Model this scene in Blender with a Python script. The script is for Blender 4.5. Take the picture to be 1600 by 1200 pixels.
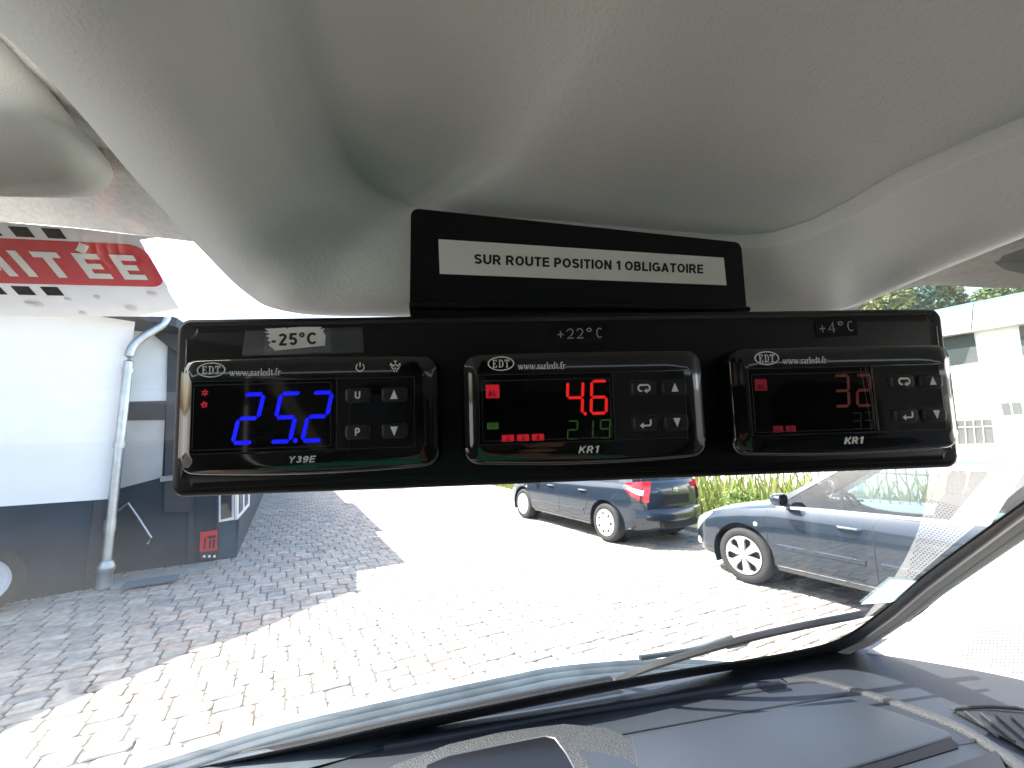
import bpy, bmesh, math, random
import numpy as np
from mathutils import Vector, Matrix
random.seed(7)
for o in list(bpy.data.objects): bpy.data.objects.remove(o)
SC = bpy.context.scene
COL = SC.collection

# ---------------------------------------------------------------- camera, sky, sun, exposure
H = 1.63; F = 670.0; PITCH = math.radians(7.82)
cam_d = bpy.data.cameras.new('camera'); cam = bpy.data.objects.new('camera', cam_d); COL.objects.link(cam)
cam_d.sensor_width = 36; cam_d.lens = F/1600*36; cam_d.clip_start = 0.004; cam_d.clip_end = 900
cam.location = (0, 0, H); cam.rotation_euler = (math.pi/2+PITCH, 0, 0)
SC.camera = cam
SUN = Vector((-0.90, 0.10, 1.12)).normalized()
w = bpy.data.worlds.new('World'); SC.world = w; w.use_nodes = True
nt = w.node_tree; nt.nodes.clear()
sky = nt.nodes.new('ShaderNodeTexSky'); sky.sky_type = 'NISHITA'; sky.sun_disc = False
sky.sun_elevation = math.asin(SUN.z); sky.sun_rotation = math.atan2(SUN.x, SUN.y)
sky.dust_density = 3.0; sky.air_density = 1.0; sky.ozone_density = 1.0
bg = nt.nodes.new('ShaderNodeBackground'); bg.inputs[1].default_value = 0.15
wo = nt.nodes.new('ShaderNodeOutputWorld')
nt.links.new(sky.outputs[0], bg.inputs[0]); nt.links.new(bg.outputs[0], wo.inputs[0])
sl = bpy.data.lights.new('sun', 'SUN'); sl.energy = 4.8; sl.angle = math.radians(0.5); sl.color = (1, .95, .87)
so = bpy.data.objects.new('sun', sl); COL.objects.link(so)
so.rotation_euler = SUN.to_track_quat('Z', 'Y').to_euler(); so.location = (0, 0, 30)
SC.view_settings.view_transform = 'Standard'; SC.view_settings.look = 'None'
SC.view_settings.gamma = 1; SC.view_settings.use_curve_mapping = False
SC.view_settings.exposure = 2.12
SC.render.engine = 'CYCLES'
SC.cycles.max_bounces = 10; SC.cycles.transparent_max_bounces = 16
SC.cycles.use_denoising = True

# ---------------------------------------------------------------- helpers
def ray(u, v):
    x = (u-800)/F; c = -(v-600)/F
    return Vector((x, math.cos(PITCH)-math.sin(PITCH)*c, math.sin(PITCH)+math.cos(PITCH)*c))
O = Vector((0, 0, H))
def PS(u, v, s): return O + ray(u, v)*s                     # by distance along the lens axis
def PZ(u, v, z):                                           # on a level plane (z above the ground)
    r = ray(u, v); return O + r*((z-H)/r.z)
def PP(u, v, p0, n):
    r = ray(u, v); return O + r*((p0-O).dot(n)/r.dot(n))
YAW = math.radians(16)
VX = Vector((math.cos(YAW), math.sin(YAW), 0)); VY = Vector((-math.sin(YAW), math.cos(YAW), 0)); VZ = Vector((0, 0, 1))
def toV(p): return Vector((p.dot(VX), p.dot(VY), p.z))
RAKE = .877
def W0(yv): return H-.54+(.95-yv)*RAKE                      # height of the windscreen at forward distance yv
WN = (VY*RAKE + VZ).normalized()                            # outward normal of the windscreen
WP = VY*.95 + VZ*(H-.54)
def PW(u, v, off=0): return PP(u, v, WP + WN*off, WN)       # on the windscreen (off > 0: outside it)

def M(name, col, rough=.5, metal=0, spec=None, emit=None, es=0, coat=0, alpha=None):
    m = bpy.data.materials.new(name); m.use_nodes = True
    b = m.node_tree.nodes['Principled BSDF']
    b.inputs['Base Color'].default_value = (*col, 1); b.inputs['Roughness'].default_value = rough
    b.inputs['Metallic'].default_value = metal
    if spec is not None: b.inputs['Specular IOR Level'].default_value = spec
    if emit: b.inputs['Emission Color'].default_value = (*emit, 1); b.inputs['Emission Strength'].default_value = es
    if coat: b.inputs['Coat Weight'].default_value = coat; b.inputs['Coat Roughness'].default_value = .03
    return m
def noise(m, scale, amount, bump=0, bscale=None, detail=4, dist=.001, rough=0):
    """colour variation and grain that belong to the surface itself, in the object's own coordinates"""
    n = m.node_tree; b = n.nodes['Principled BSDF']
    tc = n.nodes.new('ShaderNodeTexCoord')
    if amount:
        t = n.nodes.new('ShaderNodeTexNoise'); t.inputs['Scale'].default_value = scale; t.inputs['Detail'].default_value = detail
        n.links.new(tc.outputs['Object'], t.inputs['Vector'])
        mr = n.nodes.new('ShaderNodeMapRange'); mr.inputs[1].default_value = .3; mr.inputs[2].default_value = .7
        mr.inputs[3].default_value = 1-amount; mr.inputs[4].default_value = 1+amount
        n.links.new(t.outputs['Fac'], mr.inputs[0])
        mx = n.nodes.new('ShaderNodeVectorMath'); mx.operation = 'SCALE'
        mx.inputs[0].default_value = b.inputs['Base Color'].default_value[:3]
        n.links.new(mr.outputs[0], mx.inputs['Scale']); n.links.new(mx.outputs[0], b.inputs['Base Color'])
        if rough:
            r2 = n.nodes.new('ShaderNodeMapRange'); r0 = b.inputs['Roughness'].default_value
            r2.inputs[1].default_value = .3; r2.inputs[2].default_value = .7
            r2.inputs[3].default_value = r0-rough; r2.inputs[4].default_value = r0+rough
            n.links.new(t.outputs['Fac'], r2.inputs[0]); n.links.new(r2.outputs[0], b.inputs['Roughness'])
    if bump:
        t = n.nodes.new('ShaderNodeTexNoise'); t.inputs['Scale'].default_value = bscale; t.inputs['Detail'].default_value = 3
        n.links.new(tc.outputs['Object'], t.inputs['Vector'])
        bp = n.nodes.new('ShaderNodeBump'); bp.inputs['Strength'].default_value = bump; bp.inputs['Distance'].default_value = dist
        n.links.new(t.outputs['Fac'], bp.inputs['Height']); n.links.new(bp.outputs[0], b.inputs['Normal'])
    return m
def glassy(name, tint=(.9, .95, .94), ior=1.45, boost=1.0, rough=0.0):
    m = bpy.data.materials.new(name); m.use_nodes = True; n = m.node_tree; n.nodes.clear()
    o = n.nodes.new('ShaderNodeOutputMaterial'); mx = n.nodes.new('ShaderNodeMixShader')
    t = n.nodes.new('ShaderNodeBsdfTransparent'); t.inputs[0].default_value = (*tint, 1)
    g = n.nodes.new('ShaderNodeBsdfGlossy'); g.inputs['Roughness'].default_value = rough
    f = n.nodes.new('ShaderNodeFresnel'); f.inputs[0].default_value = ior
    ml = n.nodes.new('ShaderNodeMath'); ml.operation = 'MULTIPLY'; ml.use_clamp = True; ml.inputs[1].default_value = boost
    n.links.new(f.outputs[0], ml.inputs[0]); n.links.new(ml.outputs[0], mx.inputs[0])
    n.links.new(t.outputs[0], mx.inputs[1]); n.links.new(g.outputs[0], mx.inputs[2]); n.links.new(mx.outputs[0], o.inputs[0])
    return m

def tag(o, label=None, cat=None, group=None, kind=None):
    if label: o['label'] = label
    if cat: o['category'] = cat
    if group: o['group'] = group
    if kind: o['kind'] = kind
    return o
def empty(name, mat=None, **k):
    o = bpy.data.objects.new(name, None); COL.objects.link(o); o.empty_display_size = .05
    if mat is not None: o.matrix_world = mat
    return tag(o, **k)
def link(name, me, mat, parent=None, loc=None):
    o = bpy.data.objects.new(name, me); COL.objects.link(o)
    if mat is not None:
        me.materials.clear()
        for x in (mat if isinstance(mat, (list, tuple)) else [mat]): me.materials.append(x)
    if parent is not None: o.parent = parent
    if loc is not None: o.location = loc
    return o
class MB:
    def __init__(s): s.v = []; s.f = []; s.mi = []; s.cur = 0
    def add(s, vs, fs):
        n = len(s.v); s.v += [tuple(p) for p in vs]; s.f += [tuple(i+n for i in f) for f in fs]; s.mi += [s.cur]*len(fs); return s
    def box(s, a, b, m=None):
        x0, y0, z0 = a; x1, y1, z1 = b
        vs = [Vector(p) for p in [(x0,y0,z0),(x1,y0,z0),(x1,y1,z0),(x0,y1,z0),(x0,y0,z1),(x1,y0,z1),(x1,y1,z1),(x0,y1,z1)]]
        if m is not None: vs = [m @ p for p in vs]
        return s.add(vs, [(0,3,2,1),(4,5,6,7),(0,1,5,4),(1,2,6,5),(2,3,7,6),(3,0,4,7)])
    def grid(s, rows, closed=False):
        n = len(rows[0]); vs = [p for r in rows for p in r]; fs = []
        for i in range(len(rows)-1):
            for j in range(n if closed else n-1):
                k = (j+1) % n; fs.append((i*n+j, i*n+k, (i+1)*n+k, (i+1)*n+j))
        return s.add(vs, fs)
    def prism(s, poly, off):                                # polygon (3-D points) swept by the vector off
        n = len(poly); a = [Vector(p) for p in poly]; b = [p+Vector(off) for p in a]
        return s.add(a+b, [tuple(range(n)), tuple(range(2*n-1, n-1, -1))]+[(i, n+i, n+(i+1) % n, (i+1) % n) for i in range(n)])
    def tube(s, pts, r, seg=8, flat=1.0, up=None):
        pts = [Vector(p) for p in pts]; rows = []
        for i, p in enumerate(pts):
            t = (pts[min(i+1, len(pts)-1)]-pts[max(i-1, 0)]).normalized()
            a = (up or Vector((0, 0, 1))); a = (a - t*a.dot(t))
            a = a.normalized() if a.length > 1e-4 else t.orthogonal().normalized()
            b = t.cross(a); rr = r[i] if isinstance(r, (list, tuple)) else r
            rows.append([p+a*math.cos(q)*rr*flat+b*math.sin(q)*rr for q in [2*math.pi*k/seg for k in range(seg)]])
        s.grid(rows, True); n = len(s.v)-len(rows)*seg
        s.f += [tuple(n+k for k in range(seg))[::-1], tuple(n+(len(rows)-1)*seg+k for k in range(seg))]; s.mi += [s.cur]*2
        return s
    def lathe(s, prof, c, ax, seg=32):                      # prof: (radius, offset along ax)
        ax = Vector(ax).normalized(); a = ax.orthogonal().normalized(); b = ax.cross(a); c = Vector(c)
        return s.grid([[c+ax*h+(a*math.cos(q)+b*math.sin(q))*r for q in [2*math.pi*k/seg for k in range(seg)]] for r, h in prof], True)
    def mesh(s, name, smooth=False, angle=40, bevel=0, fix=True):
        me = bpy.data.meshes.new(name); me.from_pydata(s.v, [], s.f); me.validate()
        if len(me.polygons) == len(s.mi): me.polygons.foreach_set('material_index', s.mi)
        bm = bmesh.new(); bm.from_mesh(me)
        if fix: bmesh.ops.remove_doubles(bm, verts=bm.verts, dist=1e-6); bmesh.ops.recalc_face_normals(bm, faces=bm.faces)
        if bevel: 
            es = [e for e in bm.edges if e.is_manifold and e.calc_face_angle(0) > math.radians(30)]
            bmesh.ops.bevel(bm, geom=es, offset=bevel, segments=3, profile=.5, affect='EDGES', clamp_overlap=True)
        bm.to_mesh(me); bm.free()
        if smooth:
            me.polygons.foreach_set('use_smooth', [True]*len(me.polygons))
            try: me.set_sharp_from_angle(angle=math.radians(angle))
            except Exception: pass
        return me
    def build(s, name, mat, parent=None, smooth=False, angle=40, bevel=0, fix=True):
        return link(name, s.mesh(name, smooth, angle, bevel, fix), mat, parent)
def cr(P, n):                                               # Catmull-Rom through the points, n steps per span
    P = [Vector(p) for p in P]; out = []
    for i in range(len(P)-1):
        a = P[max(i-1, 0)]; b = P[i]; c = P[i+1]; d = P[min(i+2, len(P)-1)]
        for k in range(n):
            t = k/n; out.append(.5*((2*b)+(c-a)*t+(2*a-5*b+4*c-d)*t*t+(3*b-a-3*c+d)*t**3))
    return out+[P[-1]]
def lerp(a, b, t): return a+(b-a)*t
def interp(x, xs, ys): return float(np.interp(x, xs, ys))

# flat art: everything printed or lit on a face is a thin solid in local x, z with -y towards the viewer (millimetres)
FACE = Matrix.Rotation(math.pi/2, 4, 'X')
def flat_mesh(polys, depth, thick=.06, xf=None):
    """polys in mm (x,z), holes as later polys of the same list entry"""
    cu = bpy.data.curves.new('c', 'CURVE'); cu.dimensions = '2D'; cu.fill_mode = 'BOTH'; cu.extrude = thick/2
    for pl in polys:
        sp = cu.splines.new('POLY'); sp.points.add(len(pl)-1); sp.use_cyclic_u = True
        for i, p in enumerate(pl): sp.points[i].co = (p[0], p[1], 0, 1)
    return curve_to_mesh(cu, depth, xf)
def curve_to_mesh(cu, depth, xf=None):
    ob = bpy.data.objects.new('t', cu); COL.objects.link(ob)
    me = bpy.data.meshes.new_from_object(ob); bpy.data.objects.remove(ob)
    if xf is not None: me.transform(xf)
    me.transform(Matrix.Translation((0, 0, depth))); me.transform(FACE); me.transform(Matrix.Scale(.001, 4))
    return me
def text_mesh(s, size, x, z, depth, align='LEFT', shear=0, bold=0, space=1, sx=1, thick=.06, rot=0):
    cu = bpy.data.curves.new('t', 'FONT'); cu.body = s; cu.size = size; cu.align_x = align; cu.shear = shear
    cu.offset = bold; cu.space_character = space; cu.extrude = thick/2; cu.resolution_u = 6
    return curve_to_mesh(cu, depth, Matrix.Translation((x, z, 0)) @ Matrix.Rotation(rot, 4, 'Z') @ Matrix.Diagonal((sx, 1, 1, 1)))
def join(ms):
    bm = bmesh.new()
    for m in ms: bm.from_mesh(m)
    me = bpy.data.meshes.new('art'); bm.to_mesh(me); bm.free(); return me
def ellipse(cx, cz, rx, rz, n=40, a0=0, a1=2*math.pi, tilt=0):
    return [(cx+rx*math.cos(lerp(a0, a1, k/n)), cz+rz*math.sin(lerp(a0, a1, k/n))) for k in range(n if abs(a1-a0) > 6.2 else n+1)]
def stroke(pts, w, cap=True):                               # polygon along an open polyline
    P = [Vector((p[0], p[1])) for p in pts]; L = []; R = []
    for i, p in enumerate(P):
        t = (P[min(i+1, len(P)-1)]-P[max(i-1, 0)]).normalized(); n = Vector((-t.y, t.x))
        if 0 < i < len(P)-1:
            t1 = (P[i]-P[i-1]).normalized(); c = max(.5, abs(n.dot(Vector((-t1.y, t1.x)))))
        else: c = 1
        L.append(p+n*w/2/c); R.append(p-n*w/2/c)
    return [tuple(q) for q in L+R[::-1]]
def strokes_mesh(list_, depth, w, thick=.06, xf=None):
    return join([flat_mesh([stroke(p, w)], depth+.002*i, thick, xf) for i, p in enumerate(list_)])
def rrect(x0, z0, x1, z1, r, n=6):
    out = []
    for cx, cz, a in ((x1-r, z1-r, 0), (x0+r, z1-r, 90), (x0+r, z0+r, 180), (x1-r, z0+r, 270)):
        out += [(cx+r*math.cos(math.radians(a+90*k/n)), cz+r*math.sin(math.radians(a+90*k/n))) for k in range(n+1)]
    return out
def frame_polys(x0, z0, x1, z1, t, r=.3):
    return [rrect(x0, z0, x1, z1, r), rrect(x0+t, z0+t, x1-t, z1-t, max(.05, r-t))[::-1]]

def sans(s, size, x, z, depth, t=.19, align='LEFT', shear=0, sx=1, thick=.06, gap=.17):
    """bold grotesque capitals drawn as strokes; size = cap height in mm"""
    h = size; T = t*h
    def arc(cx, cy, rx, ry, a0, a1, n=12): return [(cx+rx*math.cos(math.radians(lerp(a0, a1, k/n))), cy+ry*math.sin(math.radians(lerp(a0, a1, k/n)))) for k in range(n+1)]
    b = t/2; R = {}
    def bowl(x0, x1, y0, y1): 
        ry = (y1-y0)/2; return [(x0, y1), (x1-ry*.95, y1)]+arc(x1-ry*.95, (y0+y1)/2, ry*.95, ry, 90, -90, 10)+[(x0, y0)]
    R['U'] = (.72, [[(b, 1), (b, .36)]+arc(.36, .36, .36-b, .36-b, 180, 360)+[(.72-b, 1)]])
    R['S'] = (.67, [arc(.335, .735, .335-b, .265-b, 15, 205, 10)+[(.2, .545), (.47, .455)]+arc(.335, .275, .335-b, .275-b, 35, -165, 10)])
    R['O'] = (.78, [arc(.39, .5, .39-b, .5-b, 90, 450, 24)])
    R['C'] = (.73, [arc(.39, .5, .39-b, .5-b, 42, 318, 20)])
    R['G'] = (.78, [arc(.39, .5, .39-b, .5-b, 42, 320, 20)+[(.78-b, .14), (.78-b, .47)], [(.78, .46), (.42, .46)]])
    R['T'] = (.62, [[(0, 1-b), (.62, 1-b)], [(.31, 0), (.31, 1-b)]])
    R['I'] = (.2, [[(.1, 0), (.1, 1)]])
    R['L'] = (.58, [[(b, 0), (b, 1)], [(b, b), (.58, b)]])
    R['E'] = (.62, [[(b, 0), (b, 1)], [(b, b), (.62, b)], [(b, .52), (.58, .52)], [(b, 1-b), (.61, 1-b)]])
    R['N'] = (.7, [[(b, 0), (b, 1)], [(b*1.1, .97), (.7-b*1.1, .03)], [(.7-b, 0), (.7-b, 1)]])
    R['P'] = (.66, [[(b, 0), (b, 1)], bowl(b, .66-b, .44, 1-b)])
    R['R'] = (.72, [[(b, 0), (b, 1)], bowl(b, .68-b, .46, 1-b), [(.38, .46), (.64, 0)]])
    R['B'] = (.68, [[(b, 0), (b, 1)], bowl(b, .64-b, .52, 1-b), bowl(b, .68-b, b, .52)])
    R['A'] = (.76, [[(b*.9, 0), (.38, .97)], [(.76-b*.9, 0), (.38, .97)], [(.15, .3), (.61, .3)]])
    R['K'] = (.72, [[(b, 0), (b, 1)], [(b, .36), (.64, .98)], [(.3, .56), (.66, 0)]])
    R['Y'] = (.72, [[(.08, 1), (.36, .5)], [(.64, 1), (.36, .5)], [(.36, .55), (.36, 0)]])
    R['V'] = (.7, [[(.08, 1), (.35, .04), (.62, 1)]])
    R['1'] = (.4, [[(.3, 0), (.3, 1)], [(.3, .95), (.2, .83), (.05, .74)]])
    R['2'] = (.58, [arc(.29, .72, .29-b, .28-b, 165, -25, 10)+[(.13, b*1.2), (.13, b)], [(.04, b), (.58, b)]])
    R['3'] = (.58, [arc(.28, .735, .26-b, .265-b, 150, -70, 10)+[(.27, .53)], [(.25, .53)]+arc(.28, .28, .3-b, .28-b, 75, -155, 12)])
    R['4'] = (.6, [[(.6, .3), (.06, .3), (.42, .95)], [(.42, 0), (.42, 1)]])
    R['5'] = (.58, [[(.54, 1-b), (.16, 1-b), (.1, .5)]+arc(.29, .33, .29-b, .33-b, 125, -155, 12)])
    R['9'] = (.58, [arc(.29, .68, .29-b, .32-b, 0, 360, 16), arc(.25, .45, .33-b, .45-b, 25, -80, 8)+[(.1, .1)]])
    R['-'] = (.34, [[(.02, .37), (.32, .37)]])
    R['°'] = (.36, [arc(.18, .82, .13, .15, 0, 360, 12)])
    R[' '] = (.22, [])
    tot = sum(R[c][0] for c in s)+gap*(len(s)-1); px = -tot/2 if align == 'CENTER' else 0; ms = []; i = 0
    for c in s:
        for st in R[c][1]:
            w_ = T*(.7 if c == '°' else 1)
            if len(st) > 8 and (Vector(st[0])-Vector(st[-1])).length < 1e-4:
                cx_ = sum(p[0] for p in st[:-1])/(len(st)-1); cy_ = sum(p[1] for p in st[:-1])/(len(st)-1); rx_ = max(p[0] for p in st)-cx_; ry_ = max(p[1] for p in st)-cy_; hb = w_/h/2
                lp = [[(x+((px+cx_+(p[0]-cx_)*(rx_+s_*hb)/rx_)*sx+shear*(cy_+(p[1]-cy_)*(ry_+s_*hb)/ry_))*h, z+(cy_+(p[1]-cy_)*(ry_+s_*hb)/ry_)*h) for p in st[:-1]] for s_ in (1, -1)]
                ms.append(flat_mesh([lp[0], lp[1][::-1]], depth+.002*(i % 5), thick)); i += 1; continue
            ms.append(flat_mesh([stroke([(x+((px+p[0])*sx+shear*p[1])*h, z+p[1]*h) for p in st], w_)], depth+.002*(i % 5), thick)); i += 1
        px += R[c][0]+gap
    return join(ms)

# ---------------------------------------------------------------- materials
m_head = noise(M('grained_grey_trim', (.755, .78, .765), .6), 9, .03, bump=.28, bscale=900, dist=.0012)
m_fuzz = noise(M('felt_headlining', (.46, .45, .42), .95), 400, .12, bump=.5, bscale=1500, dist=.001)
m_visor = noise(M('visor_vinyl', (.40, .395, .37), .7), 60, .03, bump=.3, bscale=1100, dist=.001)
m_bar = noise(M('satin_black_metal', (.003, .0035, .0045), .36, spec=.22), 40, .2, bump=.06, bscale=1600, dist=.0004)
m_gloss = M('gloss_black_plastic', (.003, .003, .0035), .05, spec=.7)
m_lens = M('smoked_lens', (.002, .002, .003), .045, spec=.3)
m_mattblk = noise(M('rubber_button', (.013, .013, .015), .48, spec=.35), 300, .1)
m_print = M('white_print', (.8, .82, .82), .5)
m_printg = M('grey_print', (.36, .38, .39), .5)
m_line = M('grey_line', (.045, .045, .045), .3)
m_paper = noise(M('paper_label', (.84, .85, .80), .6), 60, .04)
m_ink = M('black_ink', (.006, .006, .006), .5)
m_tape = glassy('clear_tape', (.97, .97, .97), 1.35, 2.2, .18)
m_dash = noise(M('dashboard_plastic', (.017, .021, .028), .5), 5, .07, bump=.22, bscale=700, dist=.0012)
m_dash2 = noise(M('rough_dashboard_plastic', (.028, .03, .033), .48), 500, .55, bump=.9, bscale=420, dist=.003)
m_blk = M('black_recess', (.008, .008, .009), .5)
m_seal = noise(M('black_seal', (.011, .011, .011), .45), 30, .2)
m_cowl = noise(M('weathered_cowl', (.038, .050, .060), .5), 14, .3, bump=.2, bscale=300, dist=.001)
m_pillar = noise(M('pale_pillar_trim', (.44, .435, .425), .6), 6, .03, bump=.15, bscale=600, dist=.001)
m_dot = M('dark_hole', (.05, .05, .055), .8)
m_white = M('white_van_paint', (.8, .8, .8), .25, coat=.6)
m_glass = glassy('windscreen_glass', (.95, .985, .975), 1.5, .78)
m_wall = noise(M('white_render', (.8, .8, .79), .85), 3, .03, bump=.25, bscale=60, dist=.004)
m_plinth = noise(M('slate_grey_plinth', (.022, .036, .050), .8), 2.5, .22, bump=.25, bscale=40, dist=.004)
m_dkgrey = noise(M('charcoal_paint', (.028, .034, .042), .6), 4, .15)
m_zinc = noise(M('zinc_pipe', (.42, .46, .48), .38, .85), 8, .15)
m_conc = noise(M('concrete', (.26, .27, .26), .85), 9, .16, bump=.3, bscale=80, dist=.003)

def M_led(name, col, s): return M(name, (.005, .005, .005), .5, emit=col, es=s)
m_blue = M_led('blue_segments', (.0, .003, 1), .22)
m_red = M_led('red_segments', (1, .012, .012), .17)
m_redd = M_led('dim_red_light', (1, .012, .04), .09)
m_redx = M_led('faint_red_light', (1, .01, .05), .022)
m_amber = M_led('faint_amber_segments', (1, .13, .04), .012)
m_green = M_led('dim_green_segments', (.12, .4, .03), .03)
m_green2 = M_led('faint_green_segments', (.02, .1, .04), .003)

# ---------------------------------------------------------------- ground
th = math.radians(28); U = Vector((math.cos(th), math.sin(th), 0)); V = Vector((-math.sin(th), math.cos(th), 0))
mb = MB(); mb.grid([[Vector((x, y, -.016)) for x in (-400, 400)] for y in (-400, 400)])
m_yard = M('pale_yard', (.36, .34, .31), .9); noise(m_yard, 1.2, .08)
n_ = m_yard.node_tree; b_ = n_.nodes['Principled BSDF']
tag(mb.build('ground', m_yard), kind='structure')

PAL = [(.31,.295,.275),(.34,.32,.29),(.29,.28,.265),(.27,.268,.262),(.235,.245,.255),(.36,.30,.265),(.385,.355,.315),(.31,.285,.265),(.33,.315,.29),(.20,.215,.23),(.35,.315,.285)]
PW_ = [8,8,7,6,4,5,4,6,7,1.5,6]
def paving():
    vs = []; fs = []; cols = []
    w1 = h1 = .165; w2, h2 = .235, .112; g = .0078
    for i in range(-110, 130):
        for j in range(-130, 130):
            base = (i*w1-j*w2, i*h2+j*h1)
            for (ox, oy, w_, h_) in ((0, 0, w1, h1), (w1, 0, w2, h2)):
                cx = base[0]+ox+w_/2; cy = base[1]+oy+h_/2
                P = U*cx+V*cy
                if not (1.2 < P.y < 15.5 and -11 < P.x < 9): continue
                d = P.y
                if abs(P.x) > d*1.35+.6: continue
                gg = g*random.uniform(.8, 1.5)/2; a = w_/2-gg; b = h_/2-gg; z = random.uniform(-.003, .003); tw = random.uniform(-.012, .012)
                ch = .016*random.uniform(.7, 1.5); bv = .007
                def oct_(a, b, c, z): return [(a, b-c, z), (a-c, b, z), (-a+c, b, z), (-a, b-c, z), (-a, -b+c, z), (-a+c, -b, z), (a-c, -b, z), (a, -b+c, z)]
                tl = (random.uniform(-.012, .012), random.uniform(-.012, .012))
                rings = oct_(a, b, ch, z-.03)+oct_(a, b, ch, z-.006)+oct_(a-bv, b-bv, ch*.9, z)
                n = len(vs)
                for (x, y, zz) in rings:
                    x2 = cx+x-y*tw; y2 = cy+y+x*tw; q = U*x2+V*y2
                    vs.append((q.x, q.y, zz+x*tl[0]+y*tl[1]))
                for r in range(2):
                    for k in range(8): fs.append((n+r*8+k, n+r*8+(k+1) % 8, n+(r+1)*8+(k+1) % 8, n+(r+1)*8+k))
                fs.append(tuple(n+16+k for k in range(8)))
                c = random.choices(PAL, PW_)[0]; k = random.uniform(.88, 1.12)*1.07; m_ = (c[0]+c[1]+c[2])/3; c = (c[0]*1.05, c[1], c[2]*.93)
                cols += [(c[0]*k, c[1]*k, c[2]*k, 1)]*24
    me = bpy.data.meshes.new('paving'); me.from_pydata(vs, [], fs)
    at = me.color_attributes.new('stone', 'FLOAT_COLOR', 'POINT'); at.data.foreach_set('color', [x for c in cols for x in c])
    m = M('block_paving', (.3, .28, .25), .85); n = m.node_tree; b = n.nodes['Principled BSDF']
    a = n.nodes.new('ShaderNodeAttribute'); a.attribute_name = 'stone'
    tc = n.nodes.new('ShaderNodeTexCoord'); t = n.nodes.new('ShaderNodeTexNoise'); t.inputs['Scale'].default_value = 14; t.inputs['Detail'].default_value = 6
    n.links.new(tc.outputs['Object'], t.inputs['Vector'])
    mr = n.nodes.new('ShaderNodeMapRange'); mr.inputs[1].default_value = .3; mr.inputs[2].default_value = .7; mr.inputs[3].default_value = .72; mr.inputs[4].default_value = 1.28
    n.links.new(t.outputs['Fac'], mr.inputs[0])
    mx = n.nodes.new('ShaderNodeVectorMath'); mx.operation = 'SCALE'
    n.links.new(a.outputs['Color'], mx.inputs[0]); n.links.new(mr.outputs[0], mx.inputs['Scale']); n.links.new(mx.outputs[0], b.inputs['Base Color'])
    t2 = n.nodes.new('ShaderNodeTexNoise'); t2.inputs['Scale'].default_value = 120; t2.inputs['Detail'].default_value = 4
    n.links.new(tc.outputs['Object'], t2.inputs['Vector'])
    bp = n.nodes.new('ShaderNodeBump'); bp.inputs['Strength'].default_value = .5; bp.inputs['Distance'].default_value = .004
    n.links.new(t2.outputs['Fac'], bp.inputs['Height']); n.links.new(bp.outputs[0], b.inputs['Normal'])
    tag(link('paving', me, m), kind='structure')
    # dark sand in the joints, a sheet under the stones
    s = MB(); s.grid([[Vector((x, y, -.010)) for x in (-14, 11)] for y in (-3, 16)])
    tag(s.build('paving_bed', noise(M('joint_sand', (.11, .095, .08), .95), 30, .3)), kind='structure')
paving()

# ---------------------------------------------------------------- the van's cab
VAN_M = Matrix.Rotation(YAW, 4, 'Z'); VAN_I = VAN_M.inverted()
van = empty('van', VAN_M, label='cab of a white van seen from inside, grey trim above and dark dashboard below', cat='van')
def vloc(mb): mb.v = [tuple(VAN_I @ Vector(p)) for p in mb.v]; return mb

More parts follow.
